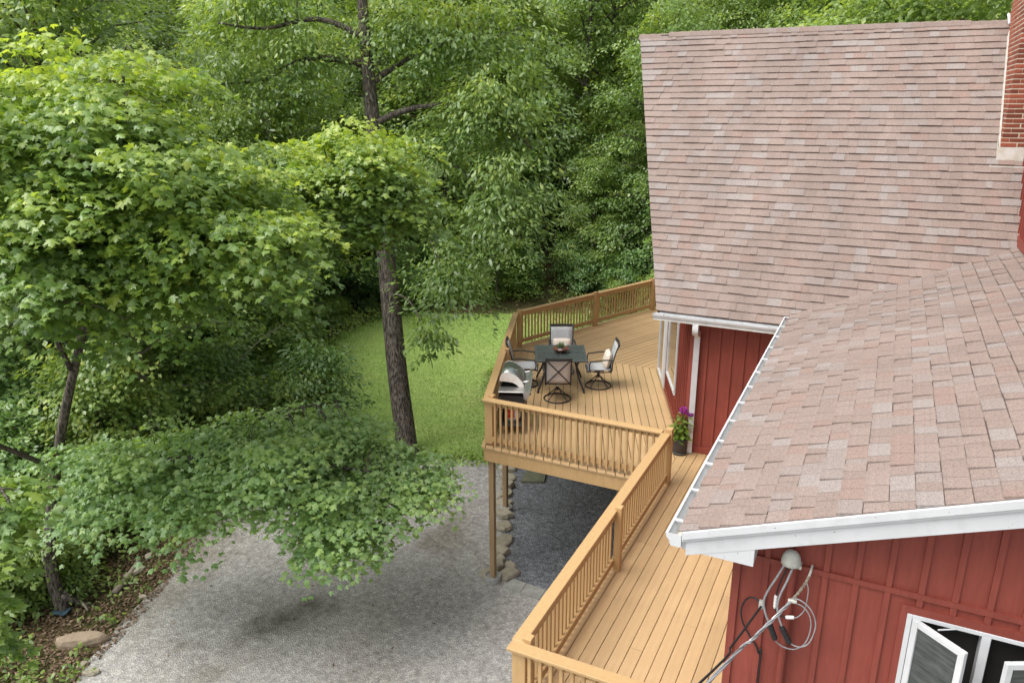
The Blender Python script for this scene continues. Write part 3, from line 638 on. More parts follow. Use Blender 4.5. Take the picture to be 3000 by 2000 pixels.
for i in range(7):
    y = cy0+0.05+0.24*i; zz = 2.53+math.tan(MR_P)*(y-11.8)
    sub(MB().add([(cx0-0.022, y, zz-0.01), (cx0-0.022, y+0.26, zz+0.26), (cx0-0.006, y+0.26, zz+0.40), (cx0-0.006, y, zz+0.14), (cx0-0.018, y, zz-0.01), (cx0-0.018, y+0.26, zz+0.26), (cx0-0.002, y+0.26, zz+0.40), (cx0-0.002, y, zz+0.14)], [(0, 1, 2, 3), (7, 6, 5, 4), (0, 4, 5, 1), (2, 6, 7, 3), (3, 7, 4, 0)]).obj('step_flashing', 'flash'), core)
H(MB().tube([(cx0-0.005, 15.9, 7.0), (cx0-0.02, 16.2, 7.18)], 0.022, 5).obj('ridge_flashing', 'white'))

# ------------------------------------------------------------------ deck
deck = empty('deck', (-4.5, 12.5, GZ)); DB = Vector((-4.5, 12.5, GZ))
tag(deck, 'raised tan painted wooden deck and walkway with baluster railings along the house', 'deck')
def D(o): o.parent = deck; o.location = o.location-DB; return o
def board(p0, dirv, L, wdt, region, z=0.0, th=0.032, name='deck_board'):
    # strip from p0 along dirv, clipped to the region; built in local coordinates with Y along the board
    ux = (dirv[1], -dirv[0])
    poly = [(p0[0], p0[1]), (p0[0]+ux[0]*wdt, p0[1]+ux[1]*wdt), (p0[0]+ux[0]*wdt+dirv[0]*L, p0[1]+ux[1]*wdt+dirv[1]*L), (p0[0]+dirv[0]*L, p0[1]+dirv[1]*L)]
    poly = clip_convex(poly, region)
    if len(poly) < 3: return None
    ar = 0.5*abs(sum(poly[i][0]*poly[(i+1) % len(poly)][1]-poly[(i+1) % len(poly)][0]*poly[i][1] for i in range(len(poly))))
    if ar < 0.004: return None
    loc = [((x-p0[0])*ux[0]+(y-p0[1])*ux[1], (x-p0[0])*dirv[0]+(y-p0[1])*dirv[1]) for x, y in poly]
    # eased top edge: inset the top loop by 3 mm
    n = len(loc); cxm = sum(p[0] for p in loc)/n; cym = sum(p[1] for p in loc)/n
    ins = []
    for x, y in loc:
        ins.append((x-math.copysign(min(0.003, abs(x-cxm)*.3), x-cxm), y-math.copysign(min(0.002, abs(y-cym)*.3), y-cym)))
    V = [(x, y, -th) for x, y in loc]+[(x, y, -0.003) for x, y in loc]+[(x, y, 0) for x, y in ins]
    F = [tuple(range(n-1, -1, -1)), tuple(range(2*n, 3*n))]+[(i+k*n, (i+1) % n+k*n, n+(i+1) % n+k*n, n+i+k*n) for i in range(n) for k in (0, 1)]
    o = mk(name, V, F, 'deck', loc=(p0[0], p0[1], z+random.uniform(-0.0015, 0.0015)), rz=math.atan2(-dirv[0], dirv[1]))
    return D(o)
WXO, WXI, WY0, WY1 = -2.68, -0.71, 5.33, 12.135
pitch_b = 0.1486; gap = 0.0065
# walkway boards along y, some with butt joints
x = WXO; i = 0
while x < WXI-0.02:
    reg = [(WXO, WY0), (WXI, WY0), (WXI, WY1), (WXO, WY1)]
    js = [WY0-0.1]+sorted(random.sample([6.2, 6.9, 7.55, 8.3, 9.0, 9.75, 10.5], 1))+[WY1+0.1]
    for a, b2 in zip(js[:-1], js[1:]): board((x, a+0.0015), (0, 1), b2-a-0.003, pitch_b-gap, reg)
    x += pitch_b; i += 1
# middle deck boards parallel to the prow wall
dA = (dl.x, dl.y)
regM = [(-5.88, 10.725), (WXO-0.006, 10.725), (WXO-0.006, 12.13), (CX-0.012, 12.135), (-4.215, 16.05), (-7.93, 16.05)]
regM = [(-5.88, 10.725), (WXO-0.006, 10.725), (WXO-0.006, 12.13), (-4.215, 16.05), (-7.93, 16.05)]
uxA = (dA[1], -dA[0]); k = 0
start = np.array((WXO, 12.13))-np.array(dA)*4.0
for k in range(-18, 34):
    p = start-np.array(uxA)*(pitch_b*(k+1)); board(tuple(p), dA, 14.0, pitch_b-0.0105, regM)
# rear deck boards, mirrored direction
dB = (-dl.x, dl.y)
regR = [(-7.93, 16.055), (-4.215, 16.055), (-2.66, 20.0), (-2.66, 21.9), (-5.50, 21.9)]
uxB = (dB[1], -dB[0]); start = np.array((-4.215, 16.055))-np.array(dB)*6
for k in range(-18, 30):
    p = start-np.array(uxB)*(pitch_b*(k+1)); board(tuple(p), dB, 16.0, pitch_b-0.0095, regR)
# rim joists
def plank(p, q, wdt, z0, z1, name, mat='rail', side=0):
    p = np.array(p, float); q = np.array(q, float); d = q-p; L = np.linalg.norm(d); d /= L
    o = MB().cbox((-wdt/2+side*wdt/2, 0, z0), (wdt/2+side*wdt/2, L, z1), 0.003).obj(name, mat, loc=(p[0], p[1], 0), rz=math.atan2(-d[0], d[1])); return D(o)
plank((-5.845, 10.765), (-2.70, 10.765), 0.04, -0.275, -0.0345, 'rim_joist')
plank((-5.85, 10.79), (-7.885, 16.05), 0.04, -0.275, -0.0345, 'rim_joist')
plank((-7.88, 16.06), (-5.53, 21.85), 0.04, -0.275, -0.0345, 'rim_joist')
plank((-2.655, 5.38), (-2.655, 12.0), 0.04, -0.275, -0.0345, 'rim_joist')
plank((-2.63, 5.365), (-0.72, 5.365), 0.04, -0.275, -0.0345, 'rim_joist')
for f in (0.25, 0.5, 0.75):
    a = np.array((-5.8, 10.8))*(1-f)+np.array((-7.78, 16.0))*f; b2 = np.array((-2.7, 10.8))*(1-f)+np.array((-4.28, 16.0))*f
    plank(a, b2, 0.04, -0.24, -0.036, 'joist', 'rawwood')
for yj in (7.0, 9.0): plank((-2.59, yj), (-0.72, yj), 0.04, -0.24, -0.036, 'joist', 'rawwood')
def spost(x, y, zt=-0.276, s=0.049, name='support_post'):
    D(MB().cbox((-s, -s, GZ-0.3), (s, s, zt), 0.005).obj(name, 'rawwood', loc=(x, y, 0), rz=0.0))
spost(-5.745, 10.86); spost(-6.70, 13.28); spost(-7.68, 15.93); spost(-2.59, 5.44, -0.276); spost(-2.56, 8.6); spost(-6.6, 18.9); spost(-4.0, 12.9); spost(-0.85, 5.40)
D(MB().lathe([(0.155, 0), (0.155, 0.19), (0.143, 0.2), (0.13, 0.165)], 20).obj('footing', 'concrete', loc=(-5.745, 10.86, GZ-0.06)))
D(MB().lathe([(0.15, 0), (0.15, 0.16)], 18).obj('footing', 'concrete', loc=(-6.70, 13.28, GZ-0.06)))

# railings
CAPZ, CAPT = 0.885, 0.036
def rail_post(x, y, zt, s=0.045, z0=0.0, rz=0.0):
    o = MB(); o.cbox((-s, -s, z0-0.02), (s, s, zt), 0.004)
    D(o.obj('rail_post', 'rail', loc=(x, y, 0), rz=rz))
def railing(p, q, out, posts, cap=(0, 0), b0=0.06, b1=0.06, skip=()):
    # p,q: line of the rail's centre; out: +1/-1 which side (left/right of p->q) the balusters sit
    p = np.array(p, float); q = np.array(q, float); d = q-p; L = np.linalg.norm(d); d /= L; rz = math.atan2(-d[0], d[1])
    side = -out    # local +x is right of p->q; balusters go to the outer side
    root = D(MB().cbox((-0.075+side*0.03, -cap[0], CAPZ-CAPT), (0.065+side*0.03, L+cap[1], CAPZ), 0.005).obj('railing', 'rail', loc=(p[0], p[1], 0), rz=rz))
    def c(mb, nm): o = mb.obj(nm, 'rail'); o.parent = root; return o
    c(MB().cbox((-0.019, 0.0, CAPZ-CAPT-0.09), (0.019, L, CAPZ-CAPT-0.001), 0.003), 'top_rail')
    c(MB().cbox((-0.019, 0.0, 0.085), (0.019, L, 0.175), 0.003), 'bottom_rail')
    s = b0; me = None
    while s < L-b1:
        if not any(abs(s-t) < 0.06 for t in posts):
            if me is None:
                mm = MB().cbox((side*0.0195 if side > 0 else -0.0195-0.035, -0.0175, 0.045), (side*0.0195+0.035 if side > 0 else -0.0195, 0.0175, CAPZ-CAPT-0.002), 0.003)
                me = bpy.data.meshes.new('baluster'); me.from_pydata(mm.V, [], mm.F); me.materials.append(M['rail'])
            o = bpy.data.objects.new('baluster', me); o.location = (0, s, 0); o.rotation_euler = (0, 0, random.uniform(-.02, .02)); link(o, root)
        s += 0.108
    return root
# walkway side (outer side is -x, left of +y)
railing((-2.595, 5.425), (-2.595, 10.755), 1, (0.09, 2.83), cap=(-0.046, -0.0))
rail_post(-2.545, 5.52, 0.925); rail_post(-2.545, 8.24, 0.925); rail_post(-2.59, 10.81, 0.955, 0.052)
# walkway near end
railing((-2.53, 5.425), (-0.76, 5.425), -1, (), cap=(0.160, 0))
D(MB().cbox((-0.07, -0.055, -0.27), (0.07, 0.055, CAPZ-CAPT-0.001), 0.004).obj('corner_post', 'rail', loc=(-2.59, 5.44, 0)))
# middle deck front
railing((-5.80, 10.835), (-2.655, 10.835), -1, (0.02,), cap=(0.075, -0.04), b0=0.16)
rail_post(-5.765, 10.925, 0.925, 0.05)
D(MB().cbox((-0.075, -0.03, 0.04), (0.075, 0.028, CAPZ-CAPT-0.001), 0.004).obj('corner_post', 'rail', loc=(-5.785, 10.845, 0)))
# left side
pA = np.array((-5.79, 10.87)); pB = np.array((-7.79, 16.14)); uAB = (pB-pA)/np.linalg.norm(pB-pA); LAB = np.linalg.norm(pB-pA)
railing(pA, pB, 1, (0.05, 2.65), cap=(-0.018, -0.02))
inn = np.array((uAB[1], -uAB[0]))
q = pA+uAB*2.65+inn*0.045; rail_post(q[0], q[1], 0.925, rz=math.atan2(-uAB[0], uAB[1]))
rail_post(-7.745, 16.17, 0.935, 0.055, rz=0.1)
# rear side
pE = np.array((-5.53, 21.62)); pB2 = np.array((-7.755, 16.25)); uBE = (pE-pB2)/np.linalg.norm(pE-pB2)
inn = np.array((uBE[1], -uBE[0]))
LB = [0, 2.66, 5.10]
railing(pB2+uBE*0.03, pE, 1, (2.66, 5.10), cap=(-0.03, 0))
for t_ in LB[1:]:
    q = pB2+uBE*t_+inn*0.045; rail_post(q[0], q[1], 0.94, 0.055, rz=math.atan2(-uBE[0], uBE[1]))

# ------------------------------------------------------------------ service drop on the gable wall
svc = empty('electric_service_head', (-0.29, 5.33, GZ)); SB = Vector((-0.29, 5.33, GZ))
tag(svc, 'grey weatherhead on a red mast with looped cables on the gable wall', 'service head')
def SV(o, p=None): o.parent = svc; o.location = o.location-SB; return o
SV(MB().tube([(-0.285, 5.345, GZ), (-0.285, 5.345, 2.50)], 0.030, 12).obj('mast', 'red'))
hd = MB(); prof = []
for i in range(9):
    a = i/8*math.pi/2; prof.append((0.072*math.cos(a)**0.8 if i < 8 else 0.0, 0.095*math.sin(a)))
hd.lathe([(0.0, -0.035), (0.060, -0.035), (0.074, -0.03), (0.076, 0.0)]+prof[1:], 20)
hd.V = [(x*0.95, y*0.85-z*0.12, z) for x, y, z in hd.V]
SV(hd.obj('weatherhead', 'greypvc', loc=(-0.302, 5.315, 2.535), smooth=True))
SV(MB().box((-0.255, 5.29, 2.495), (-0.225, 5.36, 2.52)).obj('flange', 'greypvc'))
W1 = [(-0.335, 5.30, 2.52), (-0.386, 5.27, 2.392), (-0.431, 5.26, 2.279), (-0.456, 5.26, 2.17), (-0.437, 5.26, 2.074), (-0.404, 5.26, 1.998)]
W1b = [(-0.345, 5.255, 1.880), (-0.331, 5.26, 1.84), (-0.27, 5.27, 1.806), (-0.195, 5.27, 1.817), (-0.134, 5.27, 1.887), (-0.107, 5.27, 2.014), (-0.12, 5.27, 2.125), (-0.174, 5.27, 2.2), (-0.25, 5.27, 2.221)]
W2 = [(-0.306, 5.30, 2.522), (-0.339, 5.28, 2.422), (-0.363, 5.28, 2.323), (-0.376, 5.28, 2.227)]
W2b = [(-0.375, 5.28, 2.126), (-0.355, 5.28, 2.086), (-0.309, 5.28, 2.066), (-0.285, 5.28, 2.066)]
W2c = [(-0.235, 5.28, 2.082), (-0.206, 5.28, 2.097), (-0.165, 5.28, 2.179), (-0.158, 5.28, 2.341), (-0.174, 5.28, 2.401)]
W3 = [(-0.278, 5.29, 2.519), (-0.313, 5.26, 2.381), (-0.345, 5.25, 2.265), (-0.355, 5.25, 2.169), (-0.34, 5.25, 2.081), (-0.306, 5.25, 1.998)]
W3b = [(-0.242, 5.25, 1.890), (-0.217, 5.25, 1.864), (-0.16, 5.25, 1.864), (-0.104, 5.25, 1.92), (-0.076, 5.25, 2.054), (-0.09, 5.25, 2.149), (-0.138, 5.25, 2.225), (-0.203, 5.25, 2.265), (-0.251, 5.26, 2.257)]
for pts, r_, mt in ((W1, 0.0085, 'cable'), (W1b, 0.005, 'cable'), (W2, 0.007, 'blackcable'), (W2b, 0.006, 'blackcable'), (W2c, 0.0042, 'cable'), (W3, 0.0085, 'cable'), (W3b, 0.005, 'cable')):
    SV(MB().tube(bez(pts, 6), r_, 8).obj('cable', mt, smooth=True))
for a, b2, r_, mt in (((-0.404, 5.25, 2.01), (-0.342, 5.25, 1.868), 0.024, 'blackcable'), ((-0.309, 5.245, 2.0), (-0.238, 5.245, 1.874), 0.024, 'blackcable'), ((-0.290, 5.28, 2.066), (-0.230, 5.28, 2.084), 0.015, 'ceramic'), ((-0.376, 5.28, 2.235), (-0.375, 5.28, 2.12), 0.013, 'ceramic')):
    a = Vector(a); b2 = Vector(b2); n_ = 9; P = [a.lerp(b2, i/(n_-1)) for i in range(n_)]
    SV(MB().tube(P, [r_*(0.7 if i in (0, n_-1) else (1.0 if i % 2 else 0.9)) for i in range(n_)], 10).obj('splice', mt))
SV(MB().tube(bez([(-0.155, 5.37, 2.505), (-0.159, 5.31, 2.49), (-0.166, 5.30, 2.455)], 4), 0.009, 8).obj('insulator_hook', 'greypvc'))
gp = [(-0.164, 5.30, 2.46), (-0.179, 5.295, 2.398), (-0.223, 5.29, 2.293), (-0.262, 5.28, 2.225)]
gb_ = bez(gp, 14); tw = [(x+0.006*math.cos(i*1.1), y, z+0.006*math.sin(i*1.1)) for i, (x, y, z) in enumerate(gb_)]
SV(MB().tube(tw, 0.0055, 6).obj('grip', 'deadwood')); SV(MB().tube([(x-0.01*math.cos(i*1.1), y+0.004, z-0.007*math.sin(i*1.1)) for i, (x, y, z) in enumerate(gb_)], 0.0045, 6).obj('grip', 'deadwood'))
SV(MB().tube([(-0.285, 5.27, 2.222), (-0.225, 5.27, 2.232)], 0.017, 8).obj('wedge_clamp', 'greypvc'))
drop = [(-0.262, 5.27, 2.225), (-0.46, 4.92, 2.085), (-0.665, 4.30, 2.09), (-1.6, 0.5, 2.35), (-4.5, -12, 3.6), (-8, -30, 5.2)]
db = bez(drop, 20)
for kk, (mt, ph, r_) in enumerate((('cable', 0.0, 0.0068), ('cable', 2.1, 0.0068), ('steel', 4.2, 0.0050))):
    SV(MB().tube([(x+0.0085*math.cos(i*0.5+ph), y, z+0.0085*math.sin(i*0.5+ph)) for i, (x, y, z) in enumerate(db)], r_, 6).obj('service_cable', mt, smooth=True))
SV(MB().tube(bez([(-0.478, 5.31, 2.105), (-0.532, 5.34, 2.121), (-0.588, 5.36, 2.083), (-0.621, 5.36, 2.0), (-0.62, 5.36, 1.919), (-0.593, 5.36, 1.838), (-0.538, 5.36, 1.75), (-0.463, 5.36, 1.62), (-0.44, 5.365, 1.3), (-0.44, 5.366, GZ+0.6)], 6), 0.0075, 6).obj('drip_cable', 'blackcable', smooth=True))
SV(MB().tube(bez([(-0.47, 5.30, 2.10), (-0.60, 4.85, 2.02), (-0.725, 4.20, 2.12), (-1.9, 0.2, 2.6), (-5, -12, 3.9), (-8.5, -30, 5.4)], 8), 0.0085, 6).obj('phone_cable', 'blackcable', smooth=True))
SV(MB().box((-0.492, 5.285, 2.075), (-0.462, 5.32, 2.135)).obj('cable_clamp', 'greypvc'))

# ------------------------------------------------------------------ stones, pavers, rocks
def rock(name, x, y, sx, sy, h, rz, mat, seed, sink=0.03, z=None, flat=True):
    rg = random.Random(seed); n = 11; ring = []
    for i in range(n):
        a = 2*math.pi*i/n; r_ = 1+rg.uniform(-.22, .18); ring.append((math.cos(a)*sx*r_, math.sin(a)*sy*r_))
    V = []; lv = ((0, 0.98), (0.55, 1.03), (0.88, 0.97), (1.0, 0.86))
    for t_, s_ in lv: V += [(px*s_+rg.uniform(-.01, .01), py*s_+rg.uniform(-.01, .01), t_*h+rg.uniform(-.05, .05)*h*(t_ > 0)) for px, py in ring]
    V.append((rg.uniform(-.1, .1)*sx, 0, h*1.03)); F = [tuple(range(n-1, -1, -1))]
    for k in range(3):
        for i in range(n): j = (i+1) % n; F.append((k*n+i, k*n+j, k*n+n+j, k*n+n+i))
    for i in range(n): F.append((3*n+i, 3*n+(i+1) % n, 4*n))
    return mk(name, V, F, mat, loc=(x, y, (GZ if z is None else z)-sink), rz=rz)
ST = [(-5.93, 10.98, .17, .15), (-5.55, 11.13, .21, .17), (-5.86, 11.27, .13, .12), (-5.66, 11.40, .13, .10), (-5.97, 11.47, .14, .11), (-6.03, 11.72, .17, .15), (-6.15, 12.13, .24, .19), (-6.40, 12.60, .21, .19), (-6.60, 13.02, .19, .15), (-6.86, 13.50, .22, .17), (-6.98, 13.86, .19, .14), (-7.15, 14.24, .21, .16), (-7.30, 14.62, .22, .17), (-7.50, 15.02, .24, .16), (-7.62, 15.38, .2, .15)]
for i, (x, y, a, b2) in enumerate(ST):
    tag(rock('border_stone', x, y, a, b2, 0.10+0.03*(i % 3), 0.4+i*0.7, 'stone', i), 'flat tan fieldstone in the row edging the gravel under the deck', 'stone', 'fieldstones edging the gravel under the deck')
for P in ([(-5.50, 10.76), (-5.12, 10.73), (-5.14, 11.03), (-5.42, 11.05)], [(-5.11, 10.73), (-4.72, 10.70), (-4.74, 11.0), (-5.13, 11.03)], [(-4.71, 10.70), (-4.32, 10.67), (-4.33, 10.97), (-4.73, 11.0)], [(-4.31, 10.67), (-3.92, 10.64), (-3.93, 10.94), (-4.32, 10.97)]):
    c = np.mean(P, 0); o = MB().prism([(x-c[0], y-c[1]) for x, y in P], -0.04, 0.035).obj('paver', 'concrete', loc=(c[0], c[1], GZ))
    tag(o, 'flat grey concrete paver in the row edging the gravel under the deck', 'paver', 'concrete pavers edging the gravel')
tag(MB().prism([(-0.33, -0.33), (0.17, -0.1), (-0.03, 0.50), (-0.45, 0.30)], -0.03, 0.06).obj('stone_slab', 'mosslab', loc=(-6.60, 14.87, GZ)), 'mossy square stone slab on the gravel under the deck', 'slab')
tag(rock('boulder', -11.15, 6.30, 0.42, 0.17, 0.19, 0.62, 'brownstone', 93, 0.05), 'long flat topped tan boulder at the left edge of the gravel driveway', 'boulder')
for i, (x, y, a, b2, h) in enumerate([(-10.32, 5.93, .13, .07, .07), (-10.62, 5.98, .09, .06, .05), (-10.50, 5.72, .06, .05, .04), (-11.25, 7.62, .08, .05, .05), (-12.02, 8.05, .2, .07, .08), (-12.25, 8.55, .11, .06, .06), (-12.1, 8.9, .08, .06, .06)]):
    tag(rock('edge_stone', x, y, a, b2, h, 0.5+i, 'stone', 60+i, 0.01), 'small pale stone lying in leaf litter at the driveway edge', 'stone', 'small stones along the driveway edge')
def log(name, P, r0, r1, label, mat='deadwood', cat='branch'):
    P = np.array(P); b0 = P[0].copy(); o = MB().tube([tuple(p-b0) for p in P], list(np.linspace(r0, r1, len(P))), 7).obj(name, mat, loc=tuple(b0), smooth=True); return tag(o, label, cat)
log('fallen_log', [(-11.78, 7.45, GZ+.05), (-11.95, 7.85, GZ+.06), (-12.25, 8.35, GZ+.05)], .06, .045, 'short mossy fallen log along the driveway edge')
log('fallen_branch', [(-12.4, 7.1, GZ+.1), (-12.0, 6.95, GZ+.14), (-11.75, 6.9, GZ+.05)], .035, .015, 'bare crooked branch lying near the maple trunk')
for i, P_ in enumerate(([(-15.2, 8.3, GZ), (-14.9, 8.9, -1.6), (-14.6, 9.6, -1.0), (-14.0, 10.4, -1.1), (-13.5, 11.0, -1.6)], [(-16.5, 9.0, GZ), (-15.8, 9.3, -0.9), (-15.3, 9.4, -0.2), (-14.9, 9.3, -0.2)], [(-15.5, 12.4, GZ), (-14.9, 13.1, -1.2), (-14.2, 13.8, -0.2), (-13.7, 14.4, 0.3)])):
    log('bare_branch', bez(P_, 5), 0.035, 0.008, ('bare pale branch arching down through the dark shrubs', 'bare pale branch rising steeply beside the dark trunk', 'long bare pale branch leaning towards the lawn')[i])
V = []
rg = random.Random(3)
for i in range(5):
    for j in range(4): V.append((i*0.07+rg.uniform(-.02, .02), j*0.06+rg.uniform(-.02, .02), rg.uniform(0.0, .05)))
tag(mk('plastic_scrap', V, [(i*4+j, i*4+4+j, i*4+5+j, i*4+1+j) for i in range(4) for j in range(3)], 'bluescrap', loc=(-12.2, 6.5, GZ+0.05), rz=0.5), 'crumpled blue plastic scrap in the leaf litter under the maple', 'litter')

# ------------------------------------------------------------------ patio furniture
TA = R(25.3); ta = np.array((math.cos(TA), math.sin(TA))); tb_ = np.array((-math.sin(TA), math.cos(TA))); TC = np.array((-5.815, 14.14))
def sheetgrid(fn, nu, nv, th):
    V = []; F = []
    for s_ in (0, 1):
        for i in range(nu+1):
            for j in range(nv+1):
                p = Vector(fn(i/nu, j/nv)); V.append(p)
    N = (nu+1)*(nv+1)
    # offset second layer along an approximate normal
    for i in range(nu+1):
        for j in range(nv+1):
            a = Vector(fn(min(1, i/nu+.01), j/nv))-Vector(fn(max(0, i/nu-.01), j/nv)); b2 = Vector(fn(i/nu, min(1, j/nv+.01)))-Vector(fn(i/nu, max(0, j/nv-.01)))
            V[N+i*(nv+1)+j] = V[i*(nv+1)+j]-a.cross(b2).normalized()*th
    for i in range(nu):
        for j in range(nv):
            k = i*(nv+1)+j; F.append((k, k+nv+1, k+nv+2, k+1)); F.append((N+k, N+k+1, N+k+nv+2, N+k+nv+1))
    for i in range(nu):
        k = i*(nv+1); F.append((k, N+k, N+k+nv+1, k+nv+1)); k += nv; F.append((k, k+nv+1, N+k+nv+1, N+k))
    for j in range(nv):
        F.append((j, j+1, N+j+1, N+j)); k = nu*(nv+1)+j; F.append((k, N+k, N+k+1, k+1))
    return [tuple(v) for v in V], F
def make_chair(label):
    t = empty('swivel_chair', (0, 0, 0)); tag(t, label, 'chair', 'swivel patio chairs around the table')
    V, F = torus(0.272, 0.0145, 36, 8); o = mk('base_ring', V, F, 'blackmetal', t, loc=(0, 0, 0.0155), smooth=True)
    for k in range(4):
        a = math.pi/4+k*math.pi/2
        MB().tube(bez([(0.02*math.cos(a), 0.02*math.sin(a), 0.25), (0.12*math.cos(a), 0.12*math.sin(a), 0.15), (0.268*math.cos(a), 0.268*math.sin(a), 0.022)], 4), 0.011, 6).obj('strut', 'blackmetal', t, smooth=True)
    MB().lathe([(0.03, 0.2), (0.03, 0.27), (0.022, 0.275), (0.022, 0.36)], 12).obj('column', 'blackmetal', t, smooth=True)
    MB().box((-0.11, -0.10, 0.355), (0.11, 0.10, 0.372)).obj('swivel_plate', 'blackmetal', t)
    fr = MB()
    for s_ in (-1, 1): fr.tube(bez([(s_*0.245, -0.235, 0.40), (s_*0.25, 0.0, 0.385), (s_*0.25, 0.18, 0.41), (s_*0.245, 0.255, 0.385)], 4), 0.013, 6)
    fr.tube([(-0.245, 0.24, 0.392), (0.245, 0.24, 0.392)], 0.011, 6); fr.tube([(-0.245, -0.2, 0.395), (0.245, -0.2, 0.395)], 0.011, 6); fr.tube([(-0.25, 0.0, 0.38), (0.25, 0.0, 0.38)], 0.011, 6)
    fr.obj('seat_frame', 'blackmetal', t, smooth=True)
    V, F = sheetgrid(lambda u, v: (-0.236+0.472*u, -0.225+0.49*v, 0.425-0.020*math.sin(math.pi*u)*math.sin(math.pi*v)-(0.05*((v-0.8)/0.2)**2 if v > 0.8 else 0)), 6, 10, -0.018); mk('seat', V, F, 'sling', t, smooth=True)
    def bk(z): f = (z-0.40)/0.57; return -0.235-0.135*f+0.02*math.sin(math.pi*f)
    bf = MB()
    for s_ in (-1, 1): bf.tube([(s_*0.252, bk(z), z) for z in np.linspace(0.38, 0.985, 8)], 0.0145, 6)
    bf.obj('back_frame', 'blackmetal', t, smooth=True)
    tr = MB()
    tr.add([(x, bk(0.98)+dy-0.025*(1-(x/0.265)**2), z) for x in np.linspace(-0.265, 0.265, 9) for dy, z in ((-0.022, 0.945), (0.018, 0.945), (0.012, 0.998), (-0.020, 0.998))], [(i*4+a, i*4+(a+1) % 4, i*4+4+(a+1) % 4, i*4+4+a) for i in range(8) for a in range(4)]+[(3, 2, 1, 0), (32, 33, 34, 35)])
    tr.obj('top_rail', 'blackmetal', t)
    MB().tube([(-0.25, bk(0.415)-0.002, 0.415), (0.25, bk(0.415)-0.002, 0.415)], 0.0145, 6).obj('lower_rail', 'blackmetal', t)
    xb_ = MB()
    for s_ in (-1, 1): xb_.tube([(s_*(-0.24+0.48*f), bk(0.42+0.53*f)-0.022, 0.42+0.53*f) for f in np.linspace(0, 1, 6)], 0.011, 5)
    xb_.obj('cross_brace', 'blackmetal', t)
    V, F = sheetgrid(lambda u, v: (-0.24+0.48*u, bk(0.43+0.515*v)+0.012-0.012*math.sin(math.pi*u), 0.43+0.515*v), 4, 6, -0.004); mk('backrest', V, F, 'sling', t, smooth=True)
    V, F = sheetgrid(lambda u, v: (-0.236+0.472*u, bk(0.432+0.511*v)+0.003-0.012*math.sin(math.pi*u)-(0.006 if 0.46 < v < 0.54 else 0), 0.432+0.511*v), 4, 8, -0.003); mk('back_panel', V, F, 'slingback', t, smooth=True)
    for s_ in (-1, 1):
        a = MB(); pts = bez([(s_*0.268, bk(0.66)-0.005, 0.655), (s_*0.285, -0.10, 0.668), (s_*0.29, 0.08, 0.645), (s_*0.285, 0.215, 0.635)], 5)
        V = []; 
        for x, y, z in pts: V += [(x-0.021, y, z-0.008), (x+0.021, y, z-0.008), (x+0.021, y, z+0.008), (x-0.021, y, z+0.008)]
        n_ = len(pts); a.add(V, [(i*4+q, i*4+(q+1) % 4, i*4+4+(q+1) % 4, i*4+4+q) for i in range(n_-1) for q in range(4)]+[(3, 2, 1, 0), tuple(range(4*n_-4, 4*n_))])
        ar = a.obj('armrest', 'blackmetal', t)
        MB().tube(bez([(s_*0.285, 0.205, 0.632), (s_*0.275, 0.225, 0.52), (s_*0.252, 0.20, 0.40)], 4), 0.0125, 6).obj('arm_support', 'blackmetal', ar)
    return t
ch = make_chair('swivel patio chair whose crossed back brace faces the railing, with a white tag')
chairs = [(-5.553, 13.379, TA), (-5.059, 14.451, TA+math.pi/2), (-6.503, 13.851, TA-math.pi/2), (-6.10, 14.93, TA+math.pi)]
labs = ['swivel patio chair showing its cross braced back, between table and front railing', 'swivel patio chair with a cream pillow on the house side of the table', 'swivel patio chair beside the grill, with its back to the left railing', 'swivel patio chair with its grey front towards the table, backed by the rear railing']
cobj = []
for i, (x, y, a) in enumerate(chairs):
    o = ch if i == 0 else copy_tree(ch); o.location = (x, y, 0.002); o.rotation_euler = (0, 0, a); o['label'] = labs[i]; cobj.append(o)
MB().box((-0.022, -0.12, 0.315), (0.022, -0.113, 0.362)).obj('tag', 'ceramic', cobj[0])
def pillow(x, y, z, rz, tilt, label, wd=0.40, hh=0.30, dp=0.11):
    V = []; F = []; nu, nv = 14, 10
    for s_ in (1, -1):
        for i in range(nu+1):
            for j in range(nv+1):
                u = -1+2*i/nu; v_ = -1+2*j/nv; e_ = max(0, (1-u**4))**.5*max(0, (1-v_**4))**.5
                V.append((u*wd/2*(1-0.05*(v_*v_)), s_*dp/2*e_, v_*hh/2*(1-0.05*u*u)+hh/2))
    N = (nu+1)*(nv+1)
    for s_ in (0, 1):
        for i in range(nu):
            for j in range(nv):
                k = s_*N+i*(nv+1)+j; f = (k, k+1, k+nv+2, k+nv+1); F.append(f if s_ else f[::-1])
    o = mk('throw_pillow', V, F, 'pillow', smooth=True); o.matrix_world = Matrix.Translation((x, y, z)) @ Matrix.Rotation(rz, 4, 'Z') @ Matrix.Rotation(tilt, 4, 'X')
    return tag(o, label, 'pillow')
def chair_pt(i, lx, ly):
    x, y, a = chairs[i]; return x+lx*math.cos(a)-ly*math.sin(a), y+lx*math.sin(a)+ly*math.cos(a)
x, y = chair_pt(1, 0.0, -0.13); pillow(x, y, 0.435, chairs[1][2], R(14), 'cream throw pillow leaning in the chair on the house side of the table', 0.42, 0.36, 0.15)
x, y = chair_pt(3, 0.0, -0.13); pillow(x, y, 0.435, chairs[3][2], R(14), 'cream throw pillow in the chair backed by the rear railing', 0.40, 0.30, 0.13)
